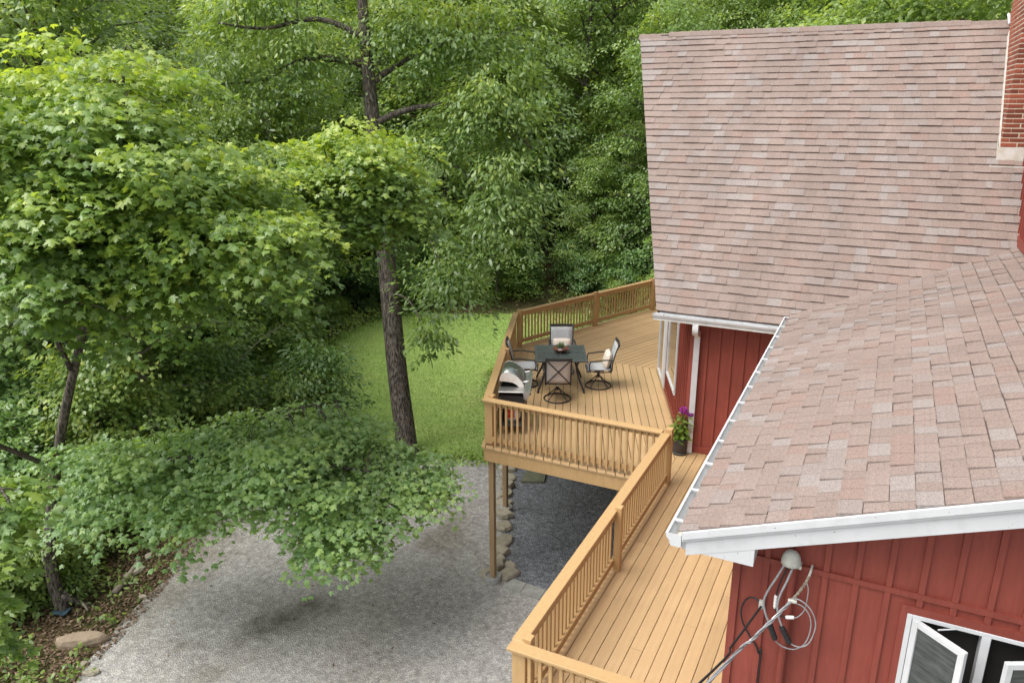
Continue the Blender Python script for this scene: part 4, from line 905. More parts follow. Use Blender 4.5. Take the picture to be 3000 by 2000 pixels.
# table
tbl = empty('patio_table', (TC[0], TC[1], 0.002), TA); tag(tbl, 'square dark metal patio table with chevron slatted top and curved legs', 'table')
hs_ = 0.54; MBt = MB()
for a, b2 in (((-hs_, -hs_), (hs_, -hs_+0.05)), ((-hs_, hs_-0.05), (hs_, hs_)), ((-hs_, -hs_+0.05), (-hs_+0.05, hs_-0.05)), ((hs_-0.05, -hs_+0.05), (hs_, hs_-0.05))): MBt.cbox((*a, 0.69), (*b2, 0.724), 0.004)
MBt.obj('table_frame', 'tabletop', tbl)
for sx in (-1, 1):
    for sy in (-1, 1):
        reg = [(0.004, 0.004), (hs_-0.052, 0.004), (hs_-0.052, hs_-0.052), (0.004, hs_-0.052)]
        dd = np.array((0.86, 0.51)); nn_ = np.array((-0.51, 0.86))
        for k in range(-7, 7):
            c0 = nn_*(k*0.076); P = [tuple(c0-dd*2), tuple(c0+dd*2), tuple(c0+dd*2+nn_*0.060), tuple(c0-dd*2+nn_*0.060)]
            P = clip_convex(P, reg)
            if len(P) < 3: continue
            P = [(x*sx, y*sy) for x, y in P]
            if sx*sy < 0: P = P[::-1]
            MB().prism(P, 0.700, 0.719).obj('slat', 'tabletop', tbl)
for sx in (-1, 1):
    for sy in (-1, 1):
        MB().tube(bez([(sx*0.40, sy*0.40, 0.695), (sx*0.33, sy*0.33, 0.55), (sx*0.36, sy*0.36, 0.33), (sx*0.44, sy*0.44, 0.13), (sx*0.485, sy*0.485, 0.0)], 5), 0.023, 7).obj('leg', 'blackmetal', tbl, smooth=True)
MB().box((-0.45, -0.02, 0.66), (0.45, 0.02, 0.689)).obj('brace', 'blackmetal', tbl)
# bowl and little plant
bx, by = -5.83, 14.20
bowl = MB().lathe([(0.0, 0.0), (0.07, 0.0), (0.12, 0.025), (0.172, 0.075), (0.178, 0.08), (0.168, 0.078), (0.115, 0.035), (0.06, 0.014), (0.0, 0.012)], 28).obj('wooden_bowl', 'wood_bowl', loc=(bx, by, 0.727), smooth=True)
tag(bowl, 'shallow dark wooden bowl in the middle of the patio table', 'bowl')
pp = empty('small_potted_plant', (bx+0.0, by-0.01, 0.741)); tag(pp, 'small grey green succulent in a white pot inside the wooden bowl', 'potted plant')
MB().lathe([(0.0, 0.0), (0.045, 0.0), (0.055, 0.085), (0.049, 0.083), (0.045, 0.07), (0.0, 0.07)], 18).obj('pot', 'ceramic', pp, smooth=True)

# ------------------------------------------------------------------ leaf engine
def half(pts): return pts
def leaf_template(kind):
    # verts as (x across, y along, z fold), two faces left/right of the midrib
    if kind == 'maple':
        r_ = [(0.0, 0.0), (0.16, 0.02), (0.42, -0.02), (0.26, 0.17), (0.44, 0.28), (0.63, 0.54), (0.42, 0.53), (0.20, 0.52), (0.26, 0.73), (0.12, 0.80), (0.0, 1.04)]
    elif kind == 'oval': r_ = [(0.0, 0.0), (0.22, 0.22), (0.27, 0.5), (0.14, 0.83), (0.0, 1.0)]
    elif kind == 'lance': r_ = [(0.0, 0.0), (0.15, 0.25), (0.20, 0.58), (0.0, 1.0)]
    elif kind == 'quad': r_ = [(0.0, 0.0), (0.34, 0.42), (0.0, 1.0)]
    elif kind == 'blade': r_ = [(0.0, 0.0), (0.05, 0.5), (0.0, 1.0)]
    n_ = len(r_); V = [(x, y, 0.0 if x == 0 else -abs(x)*0.34) for x, y in r_]+[(-x, y, -abs(x)*0.34) for x, y in r_[1:-1]]
    # gentle curl along the length
    V = [(x, y, z-0.16*y*y) for x, y, z in V]
    Fr = list(range(n_)); Fl = [0]+[n_-1]+list(range(2*n_-3, n_-1, -1)) if n_ > 2 else []
    Fl = [0, n_-1]+[n_+i for i in range(n_-3, -1, -1)]
    return np.array(V, float), [Fr, Fl]
TPL = {k: leaf_template(k) for k in ('maple', 'oval', 'lance', 'quad', 'blade')}
def leaf_mesh(name, P, Dv, Nv, size, lv, kind):
    TV, TF = TPL[kind]; n = len(P); m = len(TV)
    Dv = Dv/np.linalg.norm(Dv, axis=1, keepdims=True); X = np.cross(Dv, Nv); X /= np.maximum(np.linalg.norm(X, axis=1, keepdims=True), 1e-6); Z = np.cross(X, Dv)
    V = P[:, None, :]+size[:, None, None]*(TV[None, :, 0, None]*X[:, None, :]+TV[None, :, 1, None]*Dv[:, None, :]+TV[None, :, 2, None]*Z[:, None, :])
    me = bpy.data.meshes.new(name); me.vertices.add(n*m); me.vertices.foreach_set('co', V.reshape(-1).astype(np.float32))
    loops = []; starts = []; tot = 0
    li = np.concatenate([np.array(f) for f in TF]); L = len(li)
    loops = (li[None, :]+np.arange(n)[:, None]*m).reshape(-1); lens = [len(f) for f in TF]; st0 = np.concatenate([[0], np.cumsum(lens)[:-1]])
    starts = (st0[None, :]+np.arange(n)[:, None]*L).reshape(-1)
    me.loops.add(n*L); me.loops.foreach_set('vertex_index', loops.astype(np.int32))
    me.polygons.add(n*len(TF)); me.polygons.foreach_set('loop_start', starts.astype(np.int32))
    me.update(calc_edges=True)
    a = me.attributes.new('lv', 'FLOAT', 'FACE'); a.data.foreach_set('value', np.repeat(np.clip(lv, 0, 1), len(TF)).astype(np.float32))
    return me
def spray(rg, c, outd, Rs, n, size, lv0, droop=0.35, flat=0.22, lvj=0.16, up=0.95, hang=0.28):
    # a layered leaf spray: leaves over a drooping disc
    c = np.asarray(c, float); outd = np.asarray(outd, float); outd = outd/max(1e-6, np.linalg.norm(outd))
    r_ = Rs*np.sqrt(rg.random(n)); a = rg.random(n)*2*np.pi
    h = np.array((outd[0], outd[1], 0.0)); hn = np.linalg.norm(h); h = h/hn if hn > 1e-3 else np.array((1.0, 0, 0)); s_ = np.array((-h[1], h[0], 0))
    ox = r_*np.cos(a); oy = r_*np.sin(a)*0.85
    P = c+ox[:, None]*h+oy[:, None]*s_
    P[:, 2] += -droop*Rs*((ox/Rs+0.3).clip(0)**2)-droop*0.5*Rs*(r_/Rs)**2+rg.normal(0, flat*Rs*0.5, n)+outd[2]*ox*0.5
    rad = (ox[:, None]*h+oy[:, None]*s_)/np.maximum(r_[:, None], 1e-3)
    Dv = 0.55*rad+0.45*h-np.array((0, 0, hang))+rg.normal(0, 0.38, (n, 3))
    Nv = np.array((0, 0, up))+0.35*outd+0.25*rad+rg.normal(0, 0.34, (n, 3))
    sz = size*rg.uniform(0.5, 1.2, n)
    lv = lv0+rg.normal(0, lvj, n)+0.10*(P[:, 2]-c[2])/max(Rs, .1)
    return P, Dv, Nv, sz, lv
class Foliage:
    def __init__(s): s.a = []
    def add(s, t): s.a.append(t)
    def mesh(s, name, kind):
        P, Dv, Nv, sz, lv = (np.concatenate([q[i] for q in s.a]) for i in range(5)); return leaf_mesh(name, P, Dv, Nv, sz, lv, kind)
def lobj(name, me, mat, parent=None, loc=(0, 0, 0)):
    me.materials.append(M[mat]); o = bpy.data.objects.new(name, me); o.location = loc; return link(o, parent)

# succulent on the table
rg = np.random.default_rng(5); n = 110; th = rg.random(n)*2*np.pi; ph = rg.random(n)**0.7*1.25
Dv = np.stack([np.sin(ph)*np.cos(th), np.sin(ph)*np.sin(th), np.cos(ph)], 1); P = np.array((0, 0, 0.075))+Dv*rg.uniform(0.0, 0.06, n)[:, None]
lobj('foliage', leaf_mesh('foliage', P, Dv, np.array((0, 0, 1.0))+rg.normal(0, .5, (n, 3)), rg.uniform(.05, .09, n), rg.random(n), 'oval'), 'succulent', pp)

# flowering plant by the downspout
fp = empty('flowering_plant', (-2.68, 11.985, 0.002)); tag(fp, 'leafy plant with purple flower spikes in a charcoal pot beside the downspout', 'potted plant')
MB().lathe([(0.0, 0.0), (0.118, 0.0), (0.128, 0.012), (0.128, 0.045), (0.118, 0.046), (0.0, 0.046)], 28).obj('saucer', 'pot', fp, smooth=True)
MB().lathe([(0.0, 0.047), (0.112, 0.047), (0.122, 0.06), (0.130, 0.275), (0.132, 0.285), (0.122, 0.285), (0.118, 0.25), (0.0, 0.25)], 28).obj('pot', 'pot', fp, smooth=True)
MB().lathe([(0.0, 0.252), (0.118, 0.2515)], 20).obj('soil', 'soil', fp)
fo = Foliage(); stems = [(-0.02, 0.0, 0.60, 0.03, 0.0), (0.04, -0.02, 0.50, 0.03, -0.02), (-0.05, 0.03, 0.50, -0.05, 0.02), (0.05, 0.04, 0.54, 0.07, 0.01), (0.0, 0.06, 0.5, 0.0, 0.05), (-0.04, -0.04, 0.42, -0.04, -0.05)]
sm = MB(); rg = np.random.default_rng(8)
for sx, sy, sh_, lx, ly in stems:
    sm.tube([(sx, sy, 0.24), (sx+lx*.5, sy+ly*.5, 0.24+(sh_-.1)*.5), (sx+lx, sy+ly, 0.14+sh_)], 0.006, 5)
    nl_ = 17; t_ = np.linspace(0.1, 0.97, nl_); a = np.arange(nl_)*2.4+rg.random()*6
    P = np.stack([sx+lx*t_, sy+ly*t_, 0.25+(sh_-.11)*t_], 1); Dv = np.stack([np.cos(a), np.sin(a), 0.25-0.5*(1-t_)], 1); fo.add((P, Dv, np.tile((0, 0, 1.0), (nl_, 1))+rg.normal(0, .15, (nl_, 3)), rg.uniform(.12, .19, nl_)*(1.15-.4*t_), 0.5+rg.normal(0, .2, nl_)))
sm.obj('stem', 'plantleaf', fp); lobj('foliage', fo.mesh('foliage', 'lance'), 'plantleaf', fp)
for (hx, hy, hz, hr, hl) in ((0.02, 0.0, 0.80, 0.052, 0.11), (0.13, 0.05, 0.73, 0.042, 0.05)):
    n = 150; rg = np.random.default_rng(int(hz*100)); t_ = rg.random(n); a = rg.random(n)*6.283; rr_ = hr*np.sqrt(np.maximum(.05, 1-(2*t_-1)**4))
    P = np.stack([hx+rr_*np.cos(a), hy+rr_*np.sin(a), hz-hl/2+hl*t_], 1); Dv = np.stack([np.cos(a), np.sin(a), 0.4*(t_-.3)], 1)+rg.normal(0, .3, (n, 3))
    lobj('flower_head', leaf_mesh('flower_head', P-Dv*0.01, Dv, np.array((0, 0, 1.0))+rg.normal(0, .8, (n, 3)), rg.uniform(.025, .036, n), rg.random(n), 'quad'), 'purple', fp)
    MB().tube([(hx, hy, hz-hl*.4), (hx*0.7, hy*0.7, hz-0.28)], 0.005, 5).obj('stem', 'plantleaf', fp)

# ------------------------------------------------------------------ grill
gr = empty('gas_grill', (-5.845, 11.31, 0.002), R(21.5)); tag(gr, 'stainless gas grill on a black cart with domed lid in the railing corner', 'grill')
# local: x = depth (front with knobs at +x), y = along the left railing, z up
GW, G0, G1 = 0.47, 0.27, 0.93
for x, y in ((0.03, 0.03), (0.44, 0.03), (0.03, 1.02), (0.44, 1.02)):
    o = MB().cbox((x-0.017, y-0.017, 0.07), (x+0.017, y+0.017, 0.72), 0.003).obj('leg', 'blackmetal', gr)
    MB().lathe([(0.0, -0.03), (0.020, -0.024), (0.030, 0.0), (0.020, 0.024), (0.0, 0.03)], 14).obj('caster', 'blackmetal', o, loc=(x, y, 0.031))
MB().box((0.015, 0.015, 0.16), (0.455, 1.03, 0.178)).obj('bottom_shelf', 'tabletop', gr)
MB().box((0.03, 0.045, 0.56), (0.44, 0.06, 0.74)).obj('side_apron', 'blackmetal', gr)
fb = MB(); pr2 = [(0.02, 0.82), (0.45, 0.82), (0.45, 0.76), (0.33, 0.58), (0.14, 0.58), (0.02, 0.76)]
V = [(x, G0, z) for x, z in pr2]+[(x, G1, z) for x, z in pr2]; mk('firebox', V, [tuple(range(6)), tuple(range(11, 5, -1))]+[(i, 6+i, 6+(i+1) % 6, (i+1) % 6) for i in range(6)], 'blackmetal', gr)
# lid: domed profile with two enamelled end plates
prof = []
for i in range(15):
    a = math.pi*(1-i/14); prof.append((0.225+0.225*math.cos(a)*(1.0 if a < 2.2 else 1.0), 0.83+0.24*max(0, math.sin(a))**0.72))
prof = [(0.01, 0.835), (0.0, 0.93), (0.012, 1.01), (0.05, 1.07), (0.11, 1.10), (0.18, 1.095), (0.26, 1.06), (0.34, 1.005), (0.41, 0.93), (0.445, 0.86), (0.45, 0.825)]
n_ = len(prof); V = [(x, G0+0.012, z) for x, z in prof]+[(x, G1-0.012, z) for x, z in prof]; inn_ = [(0.225+(x-0.225)*0.96, 0.82+(z-0.82)*0.965) for x, z in prof]
V += [(x, G0+0.012, z) for x, z in inn_]+[(x, G1-0.012, z) for x, z in inn_]
F = [(i, i+1, n_+i+1, n_+i) for i in range(n_-1)]+[(2*n_+i+1, 2*n_+i, 3*n_+i, 3*n_+i+1) for i in range(n_-1)]
F += [(i+1, i, 2*n_+i, 2*n_+i+1) for i in range(n_-1)]+[(n_+i, n_+i+1, 3*n_+i+1, 3*n_+i) for i in range(n_-1)]
lid = mk('lid', V, F, 'lid', gr, smooth=True)
for y0, y1 in ((G0-0.004, G0+0.0115), (G1-0.0115, G1+0.004)):
    arc = [(0.44, 0.825), (0.36, 0.83), (0.31, 0.875), (0.24, 0.91), (0.15, 0.925), (0.008, 0.93)]
    out_ = [(x*1.0, z+0.004) for x, z in prof[1:]]; poly = out_+arc[:-1]
    V = [(x, y0, z) for x, z in poly]+[(x, y1, z) for x, z in poly]; n2 = len(poly)
    mk('lid_end', V, [tuple(range(n2)), tuple(range(2*n2-1, n2-1, -1))]+[(i, n2+i, n2+(i+1) % n2, (i+1) % n2) for i in range(n2)], 'enamel', lid)
MB().lathe([(0.0, -0.004), (0.035, -0.004), (0.035, 0.004), (0.0, 0.006)], 18).obj('thermometer', 'steel', lid, loc=(0.30, 0.6, 1.045))
hb = MB(); hb.tube(bez([(0.42, 0.33, 0.90), (0.545, 0.34, 0.925), (0.55, 0.60, 0.93), (0.545, 0.85, 0.925), (0.42, 0.86, 0.90)], 5), 0.016, 8); hb.obj('handle', 'steel', lid, smooth=True)
MB().cbox((0.0, 0.0, 0.812), (0.47, G0-0.006, 0.832), 0.004).obj('side_shelf', 'steel', gr)
MB().cbox((0.0, G1+0.006, 0.812), (0.47, 1.16, 0.832), 0.004).obj('side_shelf', 'steel', gr)
V = [(0.452, 0.05, 0.83), (0.452, 1.1, 0.83), (0.575, 1.1, 0.80), (0.575, 0.05, 0.80), (0.452, 0.05, 0.68), (0.452, 1.1, 0.68), (0.51, 1.1, 0.66), (0.51, 0.05, 0.66)]
panel = mk('control_panel', V, [(0, 3, 2, 1), (4, 5, 6, 7), (3, 7, 6, 2), (0, 1, 5, 4), (0, 4, 7, 3), (1, 2, 6, 5)], 'steel', gr)
for k in range(5):
    o = MB().lathe([(0.0, 0.0), (0.027, 0.0), (0.024, 0.028), (0.0, 0.03)], 14).obj('knob', 'blackmetal', panel); o.location = (0.549, 0.16+0.19*k, 0.745); o.rotation_euler = (0, R(115), 0)
    o2 = MB().lathe([(0.0, -0.001), (0.033, -0.001), (0.033, 0.004), (0.0, 0.004)], 14).obj('bezel', 'steel', panel); o2.location = (0.547, 0.16+0.19*k, 0.745); o2.rotation_euler = (0, R(115), 0)
MB().cbox((0.455, 0.02, 0.36), (0.475, 0.5, 0.66), 0.003).obj('cart_door', 'blackmetal', gr)
MB().box((0.02, 1.03, 0.2), (0.45, 1.045, 0.74)).obj('side_panel', 'blackmetal', gr)
MB().box((0.0, 0.06, 0.2), (0.012, 1.02, 0.74)).obj('back_panel', 'blackmetal', gr)
tk = empty('propane_tank', (0, 0, 0)); tk.location = (-5.845+0.24*math.cos(R(21.5))-0.26*math.sin(R(21.5)), 11.31+0.24*math.sin(R(21.5))+0.26*math.cos(R(21.5)), 0.182); tk.rotation_euler = (0, 0, R(-30))
tag(tk, 'grey propane tank with a red label on the lower shelf of the grill', 'gas tank')
MB().lathe([(0.0, 0.0), (0.10, 0.0), (0.10, 0.03), (0.12, 0.032), (0.148, 0.07), (0.152, 0.12), (0.152, 0.25), (0.140, 0.31), (0.10, 0.345), (0.03, 0.355), (0.0, 0.355)], 28).obj('tank', 'tank', tk, smooth=True)
V = []; F = []
for i in range(15):
    a = R(-160+i*10); 
    for zz in (0.115+0.02*math.sin(i*.45), 0.255-0.012*math.sin(i*.45)): V.append((0.1535*math.cos(a), 0.1535*math.sin(a), zz))
for i in range(14): F.append((2*i, 2*i+2, 2*i+3, 2*i+1))
mk('label', V, F, 'redlabel', tk)
V = []; F = []
for i in range(9):
    a = R(-118+i*6.5)
    for zz in (0.168, 0.200): V.append((0.1545*math.cos(a), 0.1545*math.sin(a), zz+0.012*math.sin(i*1.4)))
for i in range(8):
    if i % 3 != 2: F.append((2*i, 2*i+2, 2*i+3, 2*i+1))
mk('label_print', V, F, 'ceramic', tk)
cl = MB(); 
for k in range(3):
    cl.tube([(0.095*math.cos(2.1*k+t_), 0.095*math.sin(2.1*k+t_), 0.335+0.085*(1 if 0.15 < t_ < 1.2 else 0.2)) for t_ in np.linspace(0, 1.4, 8)], 0.007, 6)
cl.obj('collar', 'tank', tk); MB().lathe([(0.0, 0.35), (0.022, 0.35), (0.022, 0.40), (0.03, 0.405), (0.03, 0.42), (0.0, 0.425)], 12).obj('valve', 'steel', tk)

# ------------------------------------------------------------------ trees
def in_poly(x, y, P):
    c = False; j = len(P)-1
    for i in range(len(P)):
        if ((P[i][1] > y) != (P[j][1] > y)) and (x < (P[j][0]-P[i][0])*(y-P[i][1])/(P[j][1]-P[i][1])+P[i][0]): c = not c
        j = i
    return c
def blob_sprays(rg, fo, wood, limb, c, rad, ns, nl, size, lv0, Rs=(0.4, 0.62), twig=0.008, lvtop=0.22, **kw):
    # sprays over an ellipsoid volume, each tied to the nearest point of its limb by a twig
    limb = np.array(limb); c = np.array(c); rad = np.array(rad)
    for _ in range(ns):
        d = rg.normal(0, 1, 3); d /= np.linalg.norm(d); r_ = rg.random()**0.45*rg.uniform(0.72, 1.28)
        p = c+d*rad*r_; p[2] += 0.6*(round((p[2]+0.15*(p[0]-p[1]))/0.45)*0.45-(p[2]+0.15*(p[0]-p[1])))
        cand = limb[np.argmin(((limb-p)**2).sum(1))]
        outd = (p-c)/rad*np.array((1, 1, 0.5)); outd = outd/max(np.linalg.norm(outd), 1e-3)
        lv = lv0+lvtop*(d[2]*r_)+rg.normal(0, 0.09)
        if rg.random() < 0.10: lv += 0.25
        fo.add(spray(rg, p, outd, rg.uniform(*Rs), nl, size, lv, **kw))
        if wood is not None and np.linalg.norm(p-cand) < 0.95 and rg.random() < 0.7:
            m_ = (cand+p)/2+np.array((0, 0, 0.10*np.linalg.norm(p-cand))); wood.tube([tuple(cand), tuple(m_), tuple(p)], [twig*1.6, twig*1.1, twig*0.4], 4, cap=False)
def tree(name, base, wood, crowns, label, cat='tree', group=None, bark='bark'):
    b = Vector(base); t = empty(name, base); tag(t, label, cat, group)
    if wood is not None:
        V = [tuple(Vector(v)-b) for v in wood.V]; mk('trunk', V, wood.F, bark, t, smooth=True)
    for me, mt in crowns:
        me.transform(Matrix.Translation(-b)); lobj('crown', me, mt, t)
    return t
# -- the big maple at the left of the driveway
rg = np.random.default_rng(21)
wd = MB(); tp = bez([(-12.16, 6.74, GZ-0.1), (-12.28, 6.72, -2.1), (-12.2, 6.8, -1.2), (-11.7, 7.0, 0.6), (-10.9, 7.15, 2.4), (-10.2, 7.3, 4.0), (-9.9, 7.3, 5.0)], 5)
wd.tube(tp, list(np.linspace(0.125, 0.03, len(tp))), 9)
wd.tube(bez([(-12.16, 6.74, GZ+0.35), (-12.0, 6.9, GZ+0.15), (-11.8, 7.1, GZ-0.05)], 4), [0.09, 0.08, 0.07, 0.06, 0.05, 0.045, 0.04, 0.035, 0.03], 6)
fo = Foliage()
def limb(pts, r0, r1, n=5):
    L = bez(pts, n); wd.tube(L, list(np.linspace(r0, r1, len(L))), 7); return L
L1 = limb([(-10.9, 7.15, 2.4), (-9.9, 7.3, 3.9), (-9.6, 7.4, 5.4), (-9.4, 7.4, 6.4)], 0.06, 0.015)
L2 = limb([(-10.6, 7.2, 3.1), (-9.2, 7.5, 3.7), (-7.9, 7.6, 4.1), (-6.9, 7.6, 3.9)], 0.05, 0.012)
L3 = limb([(-11.2, 7.05, 1.8), (-10.5, 6.4, 2.9), (-9.6, 5.9, 3.4), (-8.8, 5.6, 3.5)], 0.045, 0.012)
kw = dict(droop=0.42, flat=0.20, lvtop=0.34)
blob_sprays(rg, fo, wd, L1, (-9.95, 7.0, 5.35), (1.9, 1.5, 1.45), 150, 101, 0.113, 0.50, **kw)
blob_sprays(rg, fo, wd, L2, (-8.5, 7.45, 4.35), (1.40, 1.2, 0.95), 105, 101, 0.113, 0.48, **kw)
blob_sprays(rg, fo, wd, L2, (-7.45, 7.55, 4.08), (0.78, 0.75, 0.52), 42, 94, 0.110, 0.52, **kw)
blob_sprays(rg, fo, wd, L3, (-10.0, 6.0, 3.95), (1.7, 1.3, 0.95), 100, 101, 0.113, 0.42, **kw)
blob_sprays(rg, fo, wd, L3, (-8.9, 6.9, 3.55), (1.2, 1.0, 0.5), 50, 94, 0.110, 0.34, **kw)
blob_sprays(rg, fo, wd, L2, (-9.1, 8.3, 4.5), (1.3, 1.3, 1.0), 60, 98, 0.113, 0.45, **kw)
blob_sprays(rg, fo, wd, L1, (-10.4, 6.2, 4.6), (1.9, 1.3, 1.5), 70, 98, 0.113, 0.42, **kw)
# near low tips at the picture's left edge
L5 = limb([(-11.9, 6.9, 0.0), (-10.2, 5.2, 1.5), (-8.6, 4.2, 2.2), (-7.3, 3.75, 2.1)], 0.045, 0.01)
L6 = limb([(-8.6, 4.2, 2.2), (-7.4, 3.4, 1.9), (-6.75, 3.1, 1.55)], 0.02, 0.008)
blob_sprays(rg, fo, wd, L5, (-7.72, 3.72, 1.98), (0.55, 0.45, 0.36), 20, 72, 0.113, 0.38, Rs=(0.28, 0.42), **kw)
blob_sprays(rg, fo, wd, L6, (-7.0, 3.02, 1.42), (0.26, 0.3, 0.45), 12, 61, 0.110, 0.38, Rs=(0.2, 0.32), **kw)
# branch reaching right in front of the hickory trunk
L4 = limb([(-10.4, 7.25, 3.7), (-10.0, 8.6, 4.3), (-9.3, 10.2, 4.55), (-8.5, 11.1, 4.6), (-7.7, 11.6, 4.3)], 0.05, 0.012)
blob_sprays(rg, fo, wd, L4, (-8.55, 11.1, 4.75), (1.30, 1.0, 0.72), 85, 98, 0.110, 0.50, **kw)
blob_sprays(rg, fo, wd, L4, (-9.25, 10.4, 4.25), (0.95, 0.9, 0.62), 50, 94, 0.110, 0.42, **kw)
blob_sprays(rg, fo, wd, L4, (-8.0, 11.2, 3.95), (0.85, 0.75, 0.62), 36, 88, 0.106, 0.40, **kw)
# low limbs over the gravel
fl_ = Foliage()
Lb = limb([(-12.2, 6.8, -1.2), (-11.2, 7.0, -0.2), (-9.9, 7.35, 0.35), (-8.6, 8.0, 0.45), (-7.4, 8.5, 0.3), (-6.3, 9.3, -0.05)], 0.055, 0.012)
Lb2 = limb([(-8.6, 8.0, 0.45), (-7.6, 8.1, 0.25), (-6.9, 8.0, -0.25)], 0.022, 0.008)
Lb3 = limb([(-9.9, 7.35, 0.35), (-9.0, 8.9, 0.7), (-8.2, 10.0, 0.75)], 0.028, 0.01)
kl = dict(droop=0.28, flat=0.14, lvtop=0.25, hang=0.12, up=1.25, Rs=(0.42, 0.66))
blob_sprays(rg, fl_, wd, Lb, (-10.15, 7.15, 0.15), (1.75, 1.1, 0.60), 100, 94, 0.099, 0.42, **kl)
blob_sprays(rg, fl_, wd, Lb, (-8.35, 8.2, 0.40), (1.35, 1.0, 0.50), 80, 94, 0.099, 0.50, **kl)
blob_sprays(rg, fl_, wd, Lb3, (-8.3, 9.3, 0.30), (1.15, 0.9, 0.40), 54, 88, 0.099, 0.46, **kl)
blob_sprays(rg, fl_, wd, Lb2, (-7.1, 8.15, 0.0), (0.95, 0.6, 0.40), 38, 84, 0.099, 0.52, **kl)
blob_sprays(rg, fl_, wd, Lb2, (-6.95, 7.95, -0.40), (0.45, 0.42, 0.40), 26, 78, 0.099, 0.46, **kl)
blob_sprays(rg, fl_, wd, Lb, (-6.25, 9.35, -0.10), (0.52, 0.5, 0.38), 22, 81, 0.099, 0.58, **kl)
blob_sprays(rg, fl_, wd, Lb, (-7.0, 9.3, 0.12), (0.8, 0.6, 0.32), 30, 84, 0.100, 0.54, **kl)
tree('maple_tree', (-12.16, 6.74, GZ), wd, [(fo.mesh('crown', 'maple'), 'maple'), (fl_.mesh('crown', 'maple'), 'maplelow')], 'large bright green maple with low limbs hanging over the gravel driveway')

# -- tall hickory on the lawn edge
rg = np.random.default_rng(33); wd = MB(); hb_ = np.array((-10.29, 14.74, GZ))
hk = [(-10.27, 14.72, GZ-0.2), (-10.30, 14.76, GZ+0.5), (-10.52, 14.88, -0.9), (-10.70, 15.0, 0.72), (-10.87, 15.12, 2.35), (-11.08, 15.27, 4.35), (-11.22, 15.35, 5.6), (-11.33, 15.42, 6.8), (-11.42, 15.5, 8.2), (-11.4, 15.6, 10.5), (-11.3, 15.7, 13)]
hp = bez(hk, 4); rad = [0.46, 0.37, 0.31, 0.285]+list(np.linspace(0.270, 0.225, 13))+list(np.linspace(0.22, 0.06, len(hp)-17)); wd.tube(hp, rad, 14)
fo = Foliage()
HL = [limb(p, a, b2) for p, a, b2 in (
    ([(-11.3, 15.4, 6.6), (-12.1, 15.2, 6.75), (-12.9, 14.9, 6.7), (-13.8, 14.6, 6.3), (-14.8, 14.2, 6.2)], 0.10, 0.025),
    ([(-11.35, 15.4, 7.2), (-12.3, 15.0, 7.6), (-13.4, 14.4, 7.4), (-14.2, 13.8, 7.5)], 0.08, 0.02),
    ([(-11.15, 15.3, 5.3), (-10.4, 15.6, 5.6), (-9.5, 15.9, 5.7), (-8.4, 16.0, 5.4), (-7.3, 15.9, 4.8)], 0.09, 0.02),
    ([(-11.0, 15.2, 4.3), (-10.2, 15.5, 4.6), (-9.2, 15.6, 4.4), (-8.2, 15.5, 3.7), (-7.5, 15.4, 3.0)], 0.075, 0.018),
    ([(-11.25, 15.4, 6.2), (-10.6, 15.9, 6.7), (-9.6, 16.3, 7.1), (-8.4, 16.5, 7.2)], 0.08, 0.02),
    ([(-10.95, 15.15, 3.5), (-10.2, 15.0, 3.6), (-9.3, 14.6, 2.9), (-8.6, 14.2, 1.9)], 0.06, 0.012),
    ([(-10.75, 15.05, 1.3), (-10.1, 14.9, 1.2), (-9.6, 14.7, 0.6), (-9.3, 14.6, -0.3)], 0.03, 0.008),
    ([(-11.4, 15.5, 8.3), (-12.6, 16.2, 9.4), (-13.6, 16.8, 10.2)], 0.08, 0.02), ([(-11.4, 15.5, 8.8), (-10.2, 15.2, 10.0), (-9.0, 15.0, 10.8)], 0.08, 0.02))]
kh = dict(droop=0.55, flat=0.30, hang=0.38, Rs=(0.5, 0.85), lvj=0.15)
blob_sprays(rg, fo, wd, HL[2], (-8.3, 16.0, 5.6), (1.7, 1.4, 1.0), 62, 90, 0.156, 0.52, **kh)
blob_sprays(rg, fo, wd, HL[4], (-9.0, 16.3, 7.2), (1.7, 1.3, 0.95), 56, 90, 0.156, 0.52, **kh)
blob_sprays(rg, fo, wd, HL[3], (-7.9, 15.5, 3.9), (1.35, 1.1, 0.95), 46, 90, 0.156, 0.45, **kh)
blob_sprays(rg, fo, wd, HL[5], (-8.6, 14.4, 2.35), (0.95, 0.9, 0.95), 34, 84, 0.148, 0.40, **kh)
blob_sprays(rg, fo, wd, HL[6], (-9.45, 14.65, 0.35), (0.45, 0.45, 0.65), 9, 69, 0.140, 0.36, droop=0.5, flat=0.3, hang=0.8, Rs=(0.35, 0.5))
blob_sprays(rg, fo, wd, HL[0], (-14.4, 14.3, 6.6), (1.3, 1.2, 0.7), 26, 84, 0.148, 0.42, **kh)
blob_sprays(rg, fo, wd, HL[1], (-13.4, 14.4, 8.1), (1.6, 1.3, 0.7), 34, 84, 0.148, 0.45, **kh)
blob_sprays(rg, fo, wd, hp[28:], (-11.2, 15.6, 11.2), (3.2, 2.8, 1.8), 60, 82, 0.164, 0.48, Rs=(0.7, 1.0), droop=0.5, flat=0.3, hang=0.4)
blob_sprays(rg, fo, wd, HL[0], (-12.9, 14.8, 6.9), (1.5, 1.2, 0.8), 30, 84, 0.148, 0.46, **kh)
blob_sprays(rg, fo, wd, HL[4], (-10.6, 15.9, 7.6), (1.4, 1.0, 0.9), 30, 84, 0.148, 0.50, **kh)
blob_sprays(rg, fo, wd, HL[3], (-9.6, 15.6, 4.9), (1.1, 0.9, 0.6), 20, 84, 0.148, 0.45, **kh)
tree('hickory_tree', tuple(hb_), wd, [(fo.mesh('crown', 'lance'), 'hickory')], 'tall rough barked tree with a thick leaning trunk between lawn and gravel')

